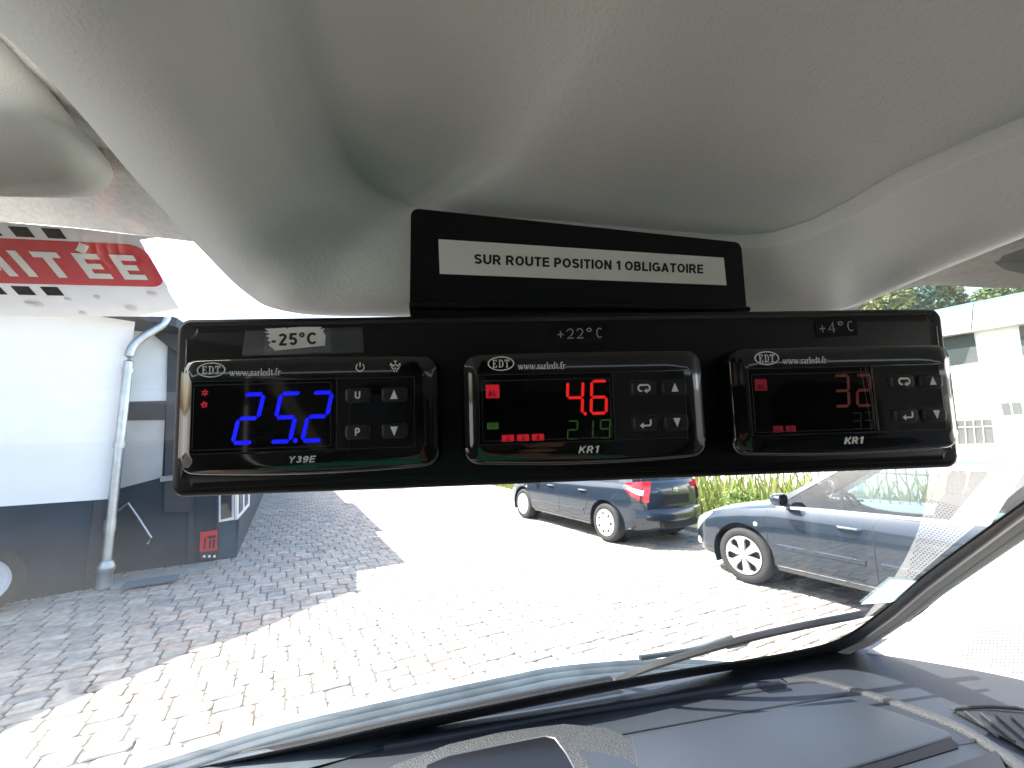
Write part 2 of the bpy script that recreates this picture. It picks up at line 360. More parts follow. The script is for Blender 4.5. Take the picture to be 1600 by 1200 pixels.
def overhead_console():
    A = [(-260,-150),(0,50),(120,172),(220,290),(310,385),(385,458),(450,486),(640,491),(900,493),(1160,488),(1290,484),(1345,473),(1460,426),(1600,370),(1900,255)]
    Az = [.105,.092,.086,.079,.072,.063,.054,.050,.051,.054,.056,.058,.062,.067,.075]
    B = [(0,-140),(114,0),(215,130),(292,228),(352,318),(418,410),(475,470),(640,480),(900,482),(1160,478),(1280,473),(1342,458),(1450,405),(1595,345),(1890,225)]
    Bz = [.094,.082,.0765,.071,.066,.060,.050,.047,.049,.055,.056,.055,.059,.064,.072]
    C = [(300,-130),(350,0),(394,100),(437,205),(468,271),(520,322),(565,348),(650,362),(900,378),(1160,387),(1250,374),(1330,340),(1430,285),(1600,212),(1900,90)]
    Cz = [.098,.0915,.0875,.0835,.0805,.077,.0755,.073,.073,.076,.076,.076,.077,.081,.089]
    D = [(415,-130),(440,0),(478,100),(518,195),(556,262),(600,300),(640,316),(700,328),(900,348),(1150,368),(1240,354),(1318,318),(1415,264),(1588,190),(1890,70)]
    Dz = [.111,.107,.1045,.1015,.0985,.0935,.087,.081,.081,.0835,.0835,.0845,.0865,.091,.099]
    E_ = [(520,-130),(575,0),(612,70),(650,130),(690,180),(735,218),(780,238),(830,252),(930,268),(1080,285),(1160,275),(1230,250),(1340,200),(1520,120),(1860,-20)]
    Ez = [.1135,.110,.108,.1055,.103,.099,.0945,.0905,.090,.0915,.092,.093,.0945,.0975,.104]
    G = [(620+80*i,-260) for i in range(15)]; Gz = [.113]*15
    G2 = [(640+75*i,-900) for i in range(15)]
    def pt(p, z): r = ray(*p); return O + r*(z/r.z)
    rows = []
    def row(P, Z): rows.append(cr([pt(p, z) for p, z in zip(P, Z)], 8))
    a3 = cr([pt(p, z) for p, z in zip(A, Az)], 8)
    b3 = cr([pt(p, z) for p, z in zip(B, Bz)], 8)
    cen = sum(a3, Vector())/len(a3)
    up = [p+Vector((0, 0, .06))+(p-O-Vector((0,-.1,0))).normalized()*.02 for p in a3]
    out = [p+(p-q).normalized()*.0012+Vector((0, 0, .0022)) for p, q in zip(a3, b3)]
    rows += [up, out]; rows.append(a3); 
    c3 = cr([pt(p, z) for p, z in zip(C, Cz)], 8); d3 = cr([pt(p, z) for p, z in zip(D, Dz)], 8)
    e3 = cr([pt(p, z) for p, z in zip(E_, Ez)], 8)
    # rounded band between A and B, rounding at B, flat wall B-C, ridge at C, sweep into the panel
    def blend(p, q, t): return p.lerp(q, t)
    for t in (.15, .35, .55): rows.append([blend(p, q, t)+Vector((0, 0, -.0022))*math.sin(math.pi*t) for p, q in zip(a3, b3)])
    for t in (0, .15, .3, .45, .6, .75, .9, 1): rows.append([(p.lerp(q, .65)+Vector((0, 0, -.0019)))*(1-t)**2+q*2*t*(1-t)+q.lerp(r_, .38)*t*t for p, q, r_ in zip(a3, b3, c3)])
    for t in (.55, .75, .92, .985): rows.append([blend(p, q, t) for p, q in zip(b3, c3)])
    rows.append([blend(p, q, .025) for p, q in zip(c3, d3)])
    for t in (.12, .35, .6, .8, .95): rows.append([blend(p, q, t)+Vector((0, 0, .0025))*math.sin(math.pi*t) for p, q in zip(c3, d3)])
    g3 = cr([pt(p, z) for p, z in zip(G, Gz)], 8)
    for t in (.08, .25, .5, .75): rows.append([blend(p, q, t) for p, q in zip(d3, e3)])
    for t in (0, .12, .25, .4, .55, .7, .85, 1): rows.append([blend(p, q, t)+Vector((0, 0, .002))*math.sin(math.pi*t)*t for p, q in zip(e3, g3)])
    rows.append([p+Vector((0, -.35, .02)) for p in g3]); rows.append([p+Vector((0, -.9, .03)) for p in g3])
    m = MB(); m.grid(rows); vloc(m)
    return m.build('overhead_console', m_head, van, smooth=True, angle=20)
overhead_console()

# felt-covered header strips beside the console, just behind the windscreen's top
m = MB(); rows = []
edge = [(-420,352,.24),(-150,346,.24),(0,347,.24),(120,356,.24),(245,371,.24),(330,381,.24),(460,398,.24)]
mid = [(-420,240,.20),(-150,240,.20),(0,248,.20),(60,252,.20),(130,256,.20),(200,262,.20),(330,275,.20)]
top = [(-420,20,.15),(-200,0,.15),(-50,-30,.15),(30,20,.15),(100,100,.15),(180,170,.15),(300,200,.15)]
def srow(L): return cr([PS(*p) for p in L], 6)
e0 = srow(edge)
rows = [[p+VY*.02+VZ*.05 for p in e0], [p+VY*.006+VZ*.008 for p in e0], e0]
mi = srow(mid); tp = srow(top)
for t in (.04, .3, .6, .9): rows.append([a.lerp(b, t) for a, b in zip(e0, mi)])
rows.append(mi)
for t in (.03, .1, .4, 1): rows.append([a.lerp(b, t)+VZ*.008 for a, b in zip(mi, tp)])
m.grid(rows); vloc(m).build('headlining', m_fuzz, van, smooth=True, angle=60)

m = MB()
edge = [(1290,486,.27),(1340,470,.27),(1400,452,.27),(1480,449,.27),(1600,450,.27),(1900,456,.27)]
edge = [(1230,500,.26),(1330,486,.26),(1368,464,.26),(1450,446,.26),(1530,449,.26),(1620,451,.26),(1900,458,.26)]
mid = [(1225,494,.24),(1325,480,.24),(1365,459,.24),(1435,438,.235),(1510,418,.23),(1600,398,.225),(1900,330,.22)]
inn = [(1220,470,.20),(1320,462,.20),(1362,450,.20),(1425,428,.20),(1500,398,.20),(1600,355,.20),(1900,230,.20)]
e0 = srow(edge); mi = srow(mid); nn = srow(inn)
m.grid([[p+VY*.02+VZ*.05 for p in e0], [p+VY*.003+VZ*.004 for p in e0], e0, [a.lerp(b, .5)-VZ*.0006 for a, b in zip(e0, mi)], [a.lerp(b, .97) for a, b in zip(e0, mi)], [b-VZ*.0015 for b in mi], [a.lerp(b, .5) for a, b in zip(mi, nn)], nn])
vloc(m).build('headlining', m_fuzz, van, smooth=True, angle=30)
# dark moulded recess of the grab handle at the right
m = MB(); c = [(1558,412),(1600,404),(1680,392),(1760,392),(1760,430),(1680,432),(1600,428),(1572,422)]
ring = [PS(*p, .212) for p in c]; cc = sum(ring, Vector())/8
m.grid([[p+(p-cc).normalized()*.0016+VZ*.001 for p in ring], ring, [p.lerp(cc, .1)+VZ*.004 for p in ring], [p.lerp(cc, .8)+VZ*.012 for p in ring]], True)
vloc(m).build('handle_recess', m_visor, van, smooth=True)

# sun visor end
pl = [(-260,-60),(-60,-20),(-15,40),(20,95),(62,150),(96,195),(118,230),(114,258),(92,278),(50,287),(-20,289),(-120,284),(-260,276)]
m = MB(); P = [PS(u, v, .165) for u, v in pl]
n0 = (P[4]-P[8]).cross(P[10]-P[8]).normalized()
if n0.dot(O-P[6]) < 0: n0 = -n0
cc = sum(P, Vector())/len(P)
ring = cr(P+[P[0]], 4)[:-1]
def ins(p, d, h): return p+(cc-p).normalized()*d+n0*h
m.grid([[ins(p, .012, -.022) for p in ring], [ins(p, .003, -.018) for p in ring], [ins(p, 0, -.010) for p in ring], [ins(p, .002, -.003) for p in ring], [ins(p, .007, .001) for p in ring], [ins(p, .018, .003) for p in ring]], True)
k = len(m.v)-len(ring); m.f.append(tuple(range(k, k+len(ring)))); m.mi.append(0)
vloc(m).build('sun_visor', m_visor, van, smooth=True, angle=50)

# windscreen glass, one gently flat pane
def wpt(xv, yv, off=0): return VX*xv+VY*yv+VZ*W0(yv)+WN*off
m = MB(); rows = []
for i in range(13):
    t = i/12; yv = lerp(.99, .14, t); l = lerp(-1.0, -.80, t); r = lerp(1.262, .855, t)
    rows.append([wpt(lerp(l, r, k/16), yv) for k in range(17)])
m.grid(rows); vloc(m).build('windscreen', m_glass, van, smooth=True, fix=False)

# black bonding strip round the glass (seen along the bottom and up the right pillar)
inner = [(20,1274),(150,1238),(348,1194),(497,1162),(606,1137),(760,1106),(900,1078),(1000,1060),(1100,1043),(1180,1031),(1250,1018),(1300,1006),(1340,986),(1390,948),(1440,905),(1500,860),(1600,788),(1700,716),(1860,600)]
outer = [(24,1290),(154,1252),(352,1207),(501,1175),(610,1150),(764,1118),(904,1090),(1004,1071),(1104,1054),(1184,1041),(1258,1030),(1310,1020),(1354,1001),(1402,966),(1452,924),(1510,880),(1600,813),(1700,741),(1860,625)]
m = MB(); a = cr([PW(u, v, -.004) for u, v in inner], 5); b = cr([PW(u, v, -.004) for u, v in outer], 5)
m.grid([[p+WN*.004 for p in a], a, [p.lerp(q, .5)-WN*.003 for p, q in zip(a, b)], b, [p+WN*.006 for p in b]])
vloc(m).build('windscreen_seal', m_seal, van, smooth=True, angle=60)
m = MB(); a = cr([PW(u+ (0 if u < 1280 else -3), v-3, -.002) for u, v in inner], 5); b = cr([PW(u, v+2, -.002) for u, v in inner], 5)
m.grid([a, b]); vloc(m).build('tinted_band', M('dotted_band', (.03, .035, .037), .35), van, smooth=True, fix=False)

# dashboard: one moulded top, with its raised and sunk features as parts
DP0, DP1 = PW(610, 1150, -.006), PW(1184, 1041, -.006)
DN = (DP1-DP0).cross(VY).normalized()
if DN.z < 0: DN = -DN
def zdash(p): return DP0.z-((p.x-DP0.x)*DN.x+(p.y-DP0.y)*DN.y)/DN.z
YB = {}
def yback(xv):                                              # forward reach of the dashboard under the glass
    yv = .9
    for _ in range(30): yv = .95-(zdash(VX*xv+VY*yv)-(H-.54))/RAKE
    return yv
def vd(xv, yv, z): return VX*xv+VY*yv+VZ*z
rows = []
def dv(xv, yv, dz):
    p = VX*xv+VY*yv; return VX*xv+VY*yv+VZ*(zdash(p)+dz)
for dy, dz in ((.012, -.03), (.010, -.002), (-.008, 0), (-.03, 0), (-.05, 0), (-.1, 0), (-.18, -.001), (-.28, -.002), (-.38, -.005), (-.46, -.012), (-.52, -.03), (-.56, -.06), (-.58, -.12), (-.58, -.4)):
    rows.append([dv(x, yback(x)+dy, dz) for x in np.linspace(-1.1, 1.9, 44)])
m = MB(); m.grid(rows); dash = vloc(m).build('dashboard', m_dash, van, smooth=True, angle=40)
def dpt(u, v, h=0): return PP(u, v, DP0+VZ*h, DN)
def ribbon(mbx, top, wid, h, n=5):
    P = cr([dpt(*p) for p in top], n); L = []; R = []
    for i, p in enumerate(P):
        t = (P[min(i+1, len(P)-1)]-P[max(i-1, 0)]).normalized(); s = Vector((-t.y, t.x, 0)); ww = wid if not callable(wid) else wid(i/(len(P)-1))
        L.append((p-s*ww/2, p+s*ww/2, s, ww))
    q = lambda a, b: [lerp(l[0], l[1], a)+VZ*b for l in L]
    mbx.grid([q(0, -.004), q(.03, h*.6), q(.15, h), q(.5, h*1.08), q(.85, h), q(.97, h*.6), q(1, -.004)])
# raised rib sweeping round the storage lid
m = MB(); ribbon(m, [(1226,1066),(1262,1063),(1300,1069),(1350,1083),(1405,1101),(1455,1119),(1500,1137),(1545,1163),(1590,1196),(1640,1240)], .024, .005)
vloc(m).build('raised_rib', m_dash2, dash, smooth=True, angle=50)
m = MB(); ribbon(m, [(600,1168),(760,1139),(880,1117),(1000,1097),(1110,1079),(1223,1068)], .022, .007)
vloc(m).build('raised_rib', m_dash, dash, smooth=True, angle=50)
def groove(pts, wd=.003, z=.0012, mat=m_blk):
    mm = MB(); P = cr([dpt(*p) for p in pts], 5); L = []; R = []
    for i, p in enumerate(P):
        t = (P[min(i+1, len(P)-1)]-P[max(i-1, 0)]).normalized(); s = Vector((-t.y, t.x, 0))
        L.append(p-s*wd/2+VZ*z); R.append(p+s*wd/2+VZ*z)
    mm.grid([L, R]); return vloc(mm).build('seam', mat, dash)
groove([(300,1232),(480,1192),(640,1158),(900,1120),(1060,1097),(1160,1085),(1228,1074)], .004)
groove([(420,1170),(640,1127),(900,1090),(1050,1070)], .0015)
groove([(960,1150),(1080,1128),(1200,1106),(1322,1086)], .003)
groove([(1150,1246),(1300,1216),(1450,1170),(1548,1152)], .003)
# hinged storage lid with a dark front edge
pl = [(985,1149),(1100,1128),(1318,1088),(1400,1113),(1480,1142),(1488,1150),(1300,1208),(1180,1244),(1060,1275),(1000,1230)]
m = MB(); top_ = [dpt(u, v, .012) for u, v in pl]; m.prism(top_, (0, 0, -.022))
vloc(m).build('storage_lid', m_dash, dash, smooth=True, angle=35, bevel=.004)
m = MB(); fr = [dpt(u, v, .010) for u, v in [(1485,1152),(1390,1180),(1300,1209),(1180,1245),(1060,1276)]]
m.grid([[p+VY*.0 for p in fr], [p-VY*.010-VZ*.012 for p in fr], [p-VY*.008-VZ*.03 for p in fr]])
vloc(m).build('lid_front_edge', m_blk, dash, smooth=True)
# open tray behind the ridge at the right
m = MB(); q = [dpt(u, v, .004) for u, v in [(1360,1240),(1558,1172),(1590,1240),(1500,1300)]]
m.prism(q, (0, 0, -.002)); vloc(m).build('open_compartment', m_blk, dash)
# air vent with slats
q = [(1492,1112),(1540,1110),(1600,1116),(1700,1128),(1700,1190),(1600,1170),(1570,1153),(1530,1132)]
m = MB(); m.prism([dpt(u, v, .003) for u, v in q], (0, 0, -.002)); vent = vloc(m).build('air_vent', m_blk, dash)
m = MB()
for k in range(9):
    a = dpt(1508+k*24, 1112+k*2.2, .006); b = dpt(1560+k*26, 1152+k*6, .006); m.tube([a, b], .0022, 6)
vloc(m).build('vent_slats', m_dash2, vent, smooth=True)
m = MB(); P = cr([dpt(u, v, .003) for u, v in [(1488,1110),(1500,1106),(1550,1104),(1620,1110),(1720,1124)]], 4); m.tube(P, .004, 8)
vloc(m).build('vent_surround', m_dash2, vent, smooth=True)
# grained cup-holder surround with a black tray, a flat plate darkened to stand for shaded depth
oc = [(560,1222),(620,1192),(700,1162),(790,1141),(880,1130),(950,1136),(1000,1160),(1030,1185),(1040,1230),(1000,1300),(560,1300)]
m = MB(); P = [dpt(u, v, .011) for u, v in oc]; m.prism(P, (0, 0, -.02))
ring_o = vloc(m).build('cup_holder', m_dash2, dash, smooth=True, angle=40, bevel=.003)
ip = [(668,1196),(700,1182),(780,1165),(850,1151),(866,1154),(884,1178),(915,1235),(900,1320),(660,1320)]
P = [dpt(u, v, .0125) for u, v in ip]; cc = sum(P, Vector())/len(P)
m = MB(); m.grid([[p+(p-cc).normalized()*.004-VZ*.002 for p in P], [p+(p-cc).normalized()*.002+VZ*.001 for p in P], [p-VZ*.0003 for p in P]], True)
vloc(m).build('tray_rim', M('grey_rim', (.05, .055, .06), .35), ring_o, smooth=True)
m = MB(); m.prism([p-VZ*.0008 for p in P], (0, 0, -.001)); vloc(m).build('tray_shade_plate', M('tray_black', (.005, .005, .006), .3, spec=.3), ring_o)
m = MB(); P = [dpt(u, v, .0125) for u, v in [(905,1172),(935,1176),(975,1184),(1000,1200),(1010,1240),(960,1240),(930,1205)]]
m.prism(P, (0, 0, -.002)); vloc(m).build('cup_rest', m_dash, ring_o)

# pale trim of the right windscreen pillar and door corner
bot = [(1.245,.95),(1.30,.87),(1.37,.76),(1.43,.62),(1.47,.45),(1.50,.15),(1.5,-.6)]
topp = [(.93,.17),(.99,.13),(1.06,.05),(1.10,-.05),(1.14,-.15),(1.17,-.3),(1.2,-.6)]
edge_p = [PW(u, v, -.006) for u, v in [(1268,1027),(1308,1017),(1351,998),(1399,963),(1449,921),(1507,877),(1597,810),(1697,738),(1857,622)]]
E2 = [edge_p[0]-VZ*.05]+edge_p
fin = (VX*-.218+VY*-.612+VZ*-.806).normalized()
m = MB(); m.grid([[p-VX*.004-VZ*.004 for p in E2], [p+VX*.004+fin*.012 for p in E2]]+[[p+VX*(.006+.004*L)+fin*L*(.012+.012*i/len(E2)) for i, p in enumerate(E2)] for L in (.3, .6, .85, 1.0)]+[[p+VX*.02+fin*(.012+.012*i/len(E2)) for i, p in enumerate(E2)]])
pstrip = vloc(m).build('pillar_trim', m_pillar, van, smooth=True, angle=60)
def proj_(p):
    d = p-O; cy_ = math.cos(PITCH)*d.y+math.sin(PITCH)*d.z; cz_ = -math.sin(PITCH)*d.y+math.cos(PITCH)*d.z
    return (800+F*d.x/cy_, 600-F*cz_/cy_) if cy_ > .05 else (9000, 600)
def right_of_seal(p, mrg):
    u, v = proj_(p); us = np.interp(v, [628, 745, 818, 888, 932, 972, 1004, 1021, 1037], [1864, 1704, 1604, 1514, 1460, 1412, 1368, 1330, 1285]); return u > us+mrg
Dc = cr([dpt(u, v, -.02) for u, v in [(1296,1030),(1340,1035),(1400,1043),(1470,1054),(1540,1066),(1610,1081),(1720,1108),(1900,1160),(2300,1270),(3000,1460)]], 5)
cols_ = []
for i, p in enumerate(Dc):
    q = i/len(Dc); hx_ = Vector((.65-.0*q, .76*(1-q)**1.5, 0)).normalized() if q < .95 else Vector((1, 0, 0)); hd2 = VX*hx_.x+VY*hx_.y
    K = 0
    while K < .42 and right_of_seal(p+hd2*(K+.02)*.85+VZ*(K+.02), 1): K += .02
    cols_.append((p, hd2, K))
Ks = [c_[2] for c_ in cols_]; Ks = [sum(Ks[max(0, i-3):i+4])/len(Ks[max(0, i-3):i+4]) for i in range(len(Ks))]
cols_ = [[p+hd2*K*f_*.85+VZ*K*(f_**.9) for f_ in (0, .08, .25, .45, .65, .85, 1)] for (p, hd2, _), K in zip(cols_, Ks)]
rows = [[c_[r_] for c_ in cols_] for r_ in range(7)]
n = len(Dc)
m = MB(); m.grid(rows)
ptrim = vloc(m).build('door_corner_trim', m_pillar, van, smooth=True, angle=60)
# perforated loudspeaker grille in the trim: a field of small holes
def trim_hit(u, v):
    r = ray(u, v); best = None
    for i in range(len(rows)-1):
        for j in range(n-1):
            for tri in ((rows[i][j], rows[i][j+1], rows[i+1][j]), (rows[i+1][j+1], rows[i][j+1], rows[i+1][j])):
                from mathutils.geometry import intersect_ray_tri
                h = intersect_ray_tri(*tri, r, O, True)
                if h is not None and (best is None or (h-O).length < (best-O).length): best = h; nn = (tri[1]-tri[0]).cross(tri[2]-tri[0]).normalized()
    if best is None: return None
    if nn.dot(O-best) < 0: nn = -nn
    return best, nn
h0 = trim_hit(1570, 1030)
if h0:
    c0, nn = h0; e1 = (PP(1600, 1030, c0, nn)-c0).normalized(); e2 = nn.cross(e1)
    from mathutils.bvhtree import BVHTree
    vs_ = [p for r in rows for p in r]; fs_ = [(i*n+j, i*n+j+1, (i+1)*n+j+1, (i+1)*n+j) for i in range(len(rows)-1) for j in range(n-1)]
    bv_ = BVHTree.FromPolygons(vs_, fs_); m = MB()
    for i in range(-30, 60):
        for j in range(-30, 30):
            p = c0+e1*(i+.5*(j % 2))*.0078+e2*j*.0070
            hit = bv_.ray_cast(p+nn*.2, -nn)
            if hit[0] is None: continue
            q = hit[0]+(hit[1] if hit[1].dot(nn) > 0 else -hit[1])*.001; uu, vv = proj_(q)
            if uu > 1500+max(0, (1040-vv))*.7-8 and 980 < vv < 1026+(uu-1500)*.30 and uu < 1800:
                m.add([q+(e1*math.cos(a)+e2*math.sin(a))*.0021 for a in [math.pi/3*t for t in range(6)]], [(0,1,2,3,4,5)])
    vloc(m).build('speaker_grille', m_dot, ptrim, fix=False)

# rest of the cab: roof, rear wall, doors with window openings, so light only comes in through glass
m = MB()
m.box((-1.1, -1.15, H+.20), (1.5, .10, H+.23)); m.box((-1.0, .10, H+.18), (1.2, .16, H+.23))
m.build('roof_lining', m_head, van)
m_trimdk = noise(M('dark_cab_trim', (.20, .20, .195), .7), 8, .1)
m = MB(); m.box((-1.16, -1.2, H-1.5), (2.0, -1.16, H+.19)); m.build('rear_wall', m_trimdk, van)
for sx in (-1.2, 2.0):
    m = MB(); m.box((sx, -1.15, .4), (sx+.04, .5, H-.44)); m.box((sx, -1.15, H-.44), (sx+.04, -.42, H+.19)); m.box((sx, -.42, H+.12), (sx+.04, .12, H+.19)); m.build('door', m_trimdk, van)
m = MB(); m.box((-1.2, .33, .4), (2.0, .36, H-.95)); m.build('lower_dashboard', m_trimdk, van)
m_seat = noise(M('seat_cloth', (.035, .037, .042), .9), 60, .2)
for sx in (-.5, .65):
    m = MB(); rws = []
    for z_, d_, w_ in ((-1.0, .08, .24), (-.9, .1, .27), (-.6, .1, .27), (-.3, .08, .24), (-.18, .06, .18), (-.15, .04, .07), (-.12, .05, .12), (.03, .05, .12), (.07, .02, .08)):
        cy = -.72-.22*(z_+1.0); rws.append([Vector((sx+w_*math.cos(a), cy+d_*math.sin(a), H+z_)) for a in [2*math.pi*k/20 for k in range(20)]])
    m.grid(rws, True); m.box((sx-.27, -.75, H-1.12), (sx+.27, -.22, H-.97)); m.build('seat', m_seat, van, smooth=True)

# outside: cowl with ribs, bonnet, wipers
ZC = H-.60
def cpt(u, v, z=ZC): return PZ(u, v, z)
up_ = [(60,1252),(180,1212),(300,1174),(431,1135),(562,1104),(694,1076),(800,1054),(869,1041),(982,1031),(1060,1029),(1130,1033),(1190,1036)]
P = cr([cpt(u, v) for u, v in up_], 5)
back = [p-VY*.16-VZ*.002 for p in P]
m = MB(); rows = [[p+VY*.01-VZ*.03 for p in P], P]
for t, z in ((.08, .004), (.14, 0), (.16, -.004), (.18, 0), (.26, .003), (.32, 0), (.34, -.005), (.36, 0), (.46, .003), (.54, 0), (.56, -.005), (.58, 0), (.7, 0), (1, 0)): rows.append([a.lerp(b, t)+VZ*z for a, b in zip(P, back)])
m.grid(rows); vloc(m).build('cowl_panel', m_cowl, van, smooth=True, angle=50)
m = MB(); rows = []
for dy, dz in ((-.02, -.012), (.01, -.012), (.04, -.018), (.07, -.035), (.10, -.065), (.13, -.12), (.16, -.3)): rows.append([vd(x, 1.04+dy-.05*abs(x)**2+.02, ZC+dz-.02*abs(x)) for x in np.linspace(-1.0, 1.3, 30)])
m = MB()
m.grid([[p+VY*dy+VZ*dz for p in P] for dy, dz in ((-.02, -.02), (.004, -.012), (.03, -.012), (.06, -.018), (.085, -.03), (.10, -.05), (.12, -.2), (.12, -.5))])
vloc(m).build('bonnet', m_white, van, smooth=True, angle=60)
m_wip = noise(M('wiper_rubber', (.035, .045, .05), .45), 20, .3)
def wiper(blade, box, arm):
    w_ = MB(); w_.tube([PW(u, v, .020) for u, v in blade], .0095, 8, .8, WN)
    me = vloc(w_).build('wiper', m_wip, van, smooth=True)
    w_ = MB(); w_.tube([PW(u, v, .010) for u, v in blade], .004, 6, 2.0, WN); vloc(w_).build('wiper_rubber', m_blk, me, smooth=True)
    a, b = PW(*box[0], .032), PW(*box[1], .032); d = (b-a); s = d.normalized().cross(WN)*.013
    w_ = MB(); w_.prism([a-s, b-s, b+s, a+s], -WN*.014); vloc(w_).build('blade_connector', m_wip, me, bevel=.003, smooth=True)
    w_ = MB(); w_.tube([PW(u, v, .040) for u, v in arm], .006, 8); vloc(w_).build('wiper_arm', m_wip, me, smooth=True)
wiper(cr([(963,1064),(1010,1044),(1080,1022),(1150,1002),(1240,981),(1340,961),(1420,944)], 4), ((1133,1003),(1166,996)), cr([(1145,995),(1120,1003),(1080,1016),(1000,1028)], 3))
wiper(cr([(180,1228),(348,1187),(497,1155),(640,1124),(800,1091),(955,1062)], 4), ((636,1121),(678,1112)), cr([(656,1114),(560,1140),(350,1187),(200,1222)], 3))

# ---------------------------------------------------------------- speed sticker and small pass on the windscreen
sx_ = Vector((3.42, .974, .258)).normalized(); sd_ = Vector((-.436, 1.09, -.592)).normalized()
sd_ = (sd_-sx_*sd_.dot(sx_)).normalized(); s_n = sx_.cross(-sd_).normalized()         # towards the viewer: -y of the local frame
if s_n.dot(PS(150, 430, .33)-O) > 0: s_n = -s_n
s_o = PS(285, 497, .25)
sM = Matrix(((sx_.x, -s_n.x, -sd_.x, s_o.x), (sx_.y, -s_n.y, -sd_.y, s_o.y), (sx_.z, -s_n.z, -sd_.z, s_o.z), (0, 0, 0, 1)))
def s_uv(u, v, off=0):
    p = sM.inverted() @ PP(u, v, s_o+s_n*off, s_n); return (p.x*1000, p.z*1000)
speed = empty('speed_sticker', sM, label='large worn white and red speed limit sticker on the upper left windscreen', cat='sticker')
z0 = s_uv(150, 494)[1]; br = s_uv(285, 490); tr = s_uv(238, 355); zt = tr[1]+4
z0 = min(z0, br[1]); xr = br[0]
poly = [(-420, z0), ]
rng = random.Random(3)
x = -410
while x < xr-12: poly.append((x, z0+rng.uniform(-.5, .5))); x += rng.uniform(4, 11)
poly += [(xr-9+9*math.sin(a), z0+9-9*math.cos(a)) for a in [math.radians(d) for d in (10, 30, 50, 70, 88)]]
z = z0+12
while z < zt: poly.append((xr+rng.uniform(-.7, .5), z)); z += rng.uniform(4, 9)
poly = [q for q in poly if q[1] < s_uv(243, 371)[1]-1 or q[0] < xr-20]+[s_uv(243, 371), s_uv(120, 357), s_uv(0, 347), s_uv(-200, 346), (-420, s_uv(-200, 346)[1]+8)]
m_stk = noise(M('white_vinyl', (.80, .775, .745), .5), 30, .10, bump=.5, bscale=110, dist=.002)
m_stkr = noise(M('red_vinyl', (.62, .006, .016), .5), 40, .1, bump=.25, bscale=90, dist=.002)
def backlit(m_, f_):
    n_ = m_.node_tree; b_ = n_.nodes['Principled BSDF']; t = n_.nodes.new('ShaderNodeBsdfTranslucent'); t.inputs[0].default_value = b_.inputs['Base Color'].default_value
    mx = n_.nodes.new('ShaderNodeMixShader'); mx.inputs[0].default_value = f_
    n_.links.new(b_.outputs[0], mx.inputs[1]); n_.links.new(t.outputs[0], mx.inputs[2]); n_.links.new(mx.outputs[0], n_.nodes['Material Output'].inputs[0])
link('backing', flat_mesh([poly], 0, .3), m_stk, speed); backlit(m_stk, .6)
rt = s_uv(220, 382)[1]; rb = s_uv(220, 447)[1]; rx = s_uv(257, 440)[0]
def ring_r(x0, z0, x1, z1, r): return rrect(x0, z0, x1, z1, r, 8)
link('red_band', flat_mesh([ring_r(-380, rb, rx, rt, 7)], .25, .3), m_stkr, speed)
# letters: heights and places taken along the band; stroke letters of a plain bold sans
lz0 = s_uv(150, 434)[1]; lz1 = s_uv(110, 394)[1]; lh = lz1-lz0
ex0 = s_uv(196, 437)[0]; ix = s_uv(47, 411)[0]
def gl(ch, x, w_, h, z, t):
    L = {'I': [[(0, 0), (0, h)]], 'T': [[(0, h-t/2), (w_, h-t/2)], [(w_/2, 0), (w_/2, h-t*.5)]],
         'E': [[(t/2, 0), (t/2, h)], [(t/2, t/2), (w_, t/2)], [(t/2, h/2), (w_*.88, h/2)], [(t/2, h-t/2), (w_, h-t/2)]],
         'L': [[(t/2, 0), (t/2, h)], [(t/2, t/2), (w_, t/2)]], 'V': [[(0, h), (w_/2, t*.4), (w_, h)]],
         'M': [[(t/2, 0), (t/2, h)], [(t/2, h), (w_/2, h*.25)], [(w_/2, h*.25), (w_-t/2, h)], [(w_-t/2, 0), (w_-t/2, h)]],
         'S': [[(w_*.97, h*.8), (w_*.8, h-t/2), (w_*.25, h-t/2), (t/2, h*.78), (w_*.2, h*.56), (w_*.8, h*.44), (w_-t/2, h*.22), (w_*.75, t/2), (w_*.2, t/2), (.03*w_, h*.2)]], "'": [[(w_*.40, h*1.05), (w_*.52, h*1.13), (w_*.78, h*1.34)]]}
    return [[(x+p[0], z+p[1]) for p in s] for s in L[ch]]
e1x = s_uv(196, 437)[0]; tt = lh*.215
pos = {}
def sxl(u, v): return s_uv(u, v)[0]
xE2 = sxl(196, 436); xE2r = sxl(233, 438); wE = xE2r-xE2
xE1 = sxl(141, 434); xT = sxl(94, 432); xI = sxl(60, 432)
Ls = gl('E', xE2, wE, lh, lz0, tt)+gl('E', xE1, wE, lh, lz0, tt)+gl("'", xE1, wE, lh, lz0, tt)
tw_ = wE*1.02; Ls += gl('T', xT+tt*.4-tw_/2, tw_, lh, lz0, tt)+gl('I', xI-tt*.4, 0, lh, lz0, tt)
wM = wE*1.25; xM = xI-tt*2.1-wM; Ls += gl('M', xM, wM, lh, lz0, tt)
Ls += gl('I', xM-tt*1.6, 0, lh, lz0, tt)+gl('L', xM-tt*3.2-wE, wE, lh, lz0, tt)
x = xM-tt*8-wE
for ch in 'ESSETIV': 
    if ch == 'I': x += wE*.7; Ls += gl('I', x+wE*.1, 0, lh, lz0, tt); x -= wE*.35
    else: Ls += gl(ch, x, wE, lh, lz0, tt)
    x -= wE*1.35
link('lettering', strokes_mesh(Ls, .5, tt, .15), M('white_letters', (.85, .83, .8), .5), speed)
m_dash_ = M('black_dashes', (.006, .007, .007), .9, spec=.1)
d1 = s_uv(72, 458); 
da = sxl(72, 458); db = sxl(99, 459); ha = s_uv(90, 461)[1]; hb = s_uv(84, 448)[1]; stp = sxl(72, 458)-sxl(28, 458)
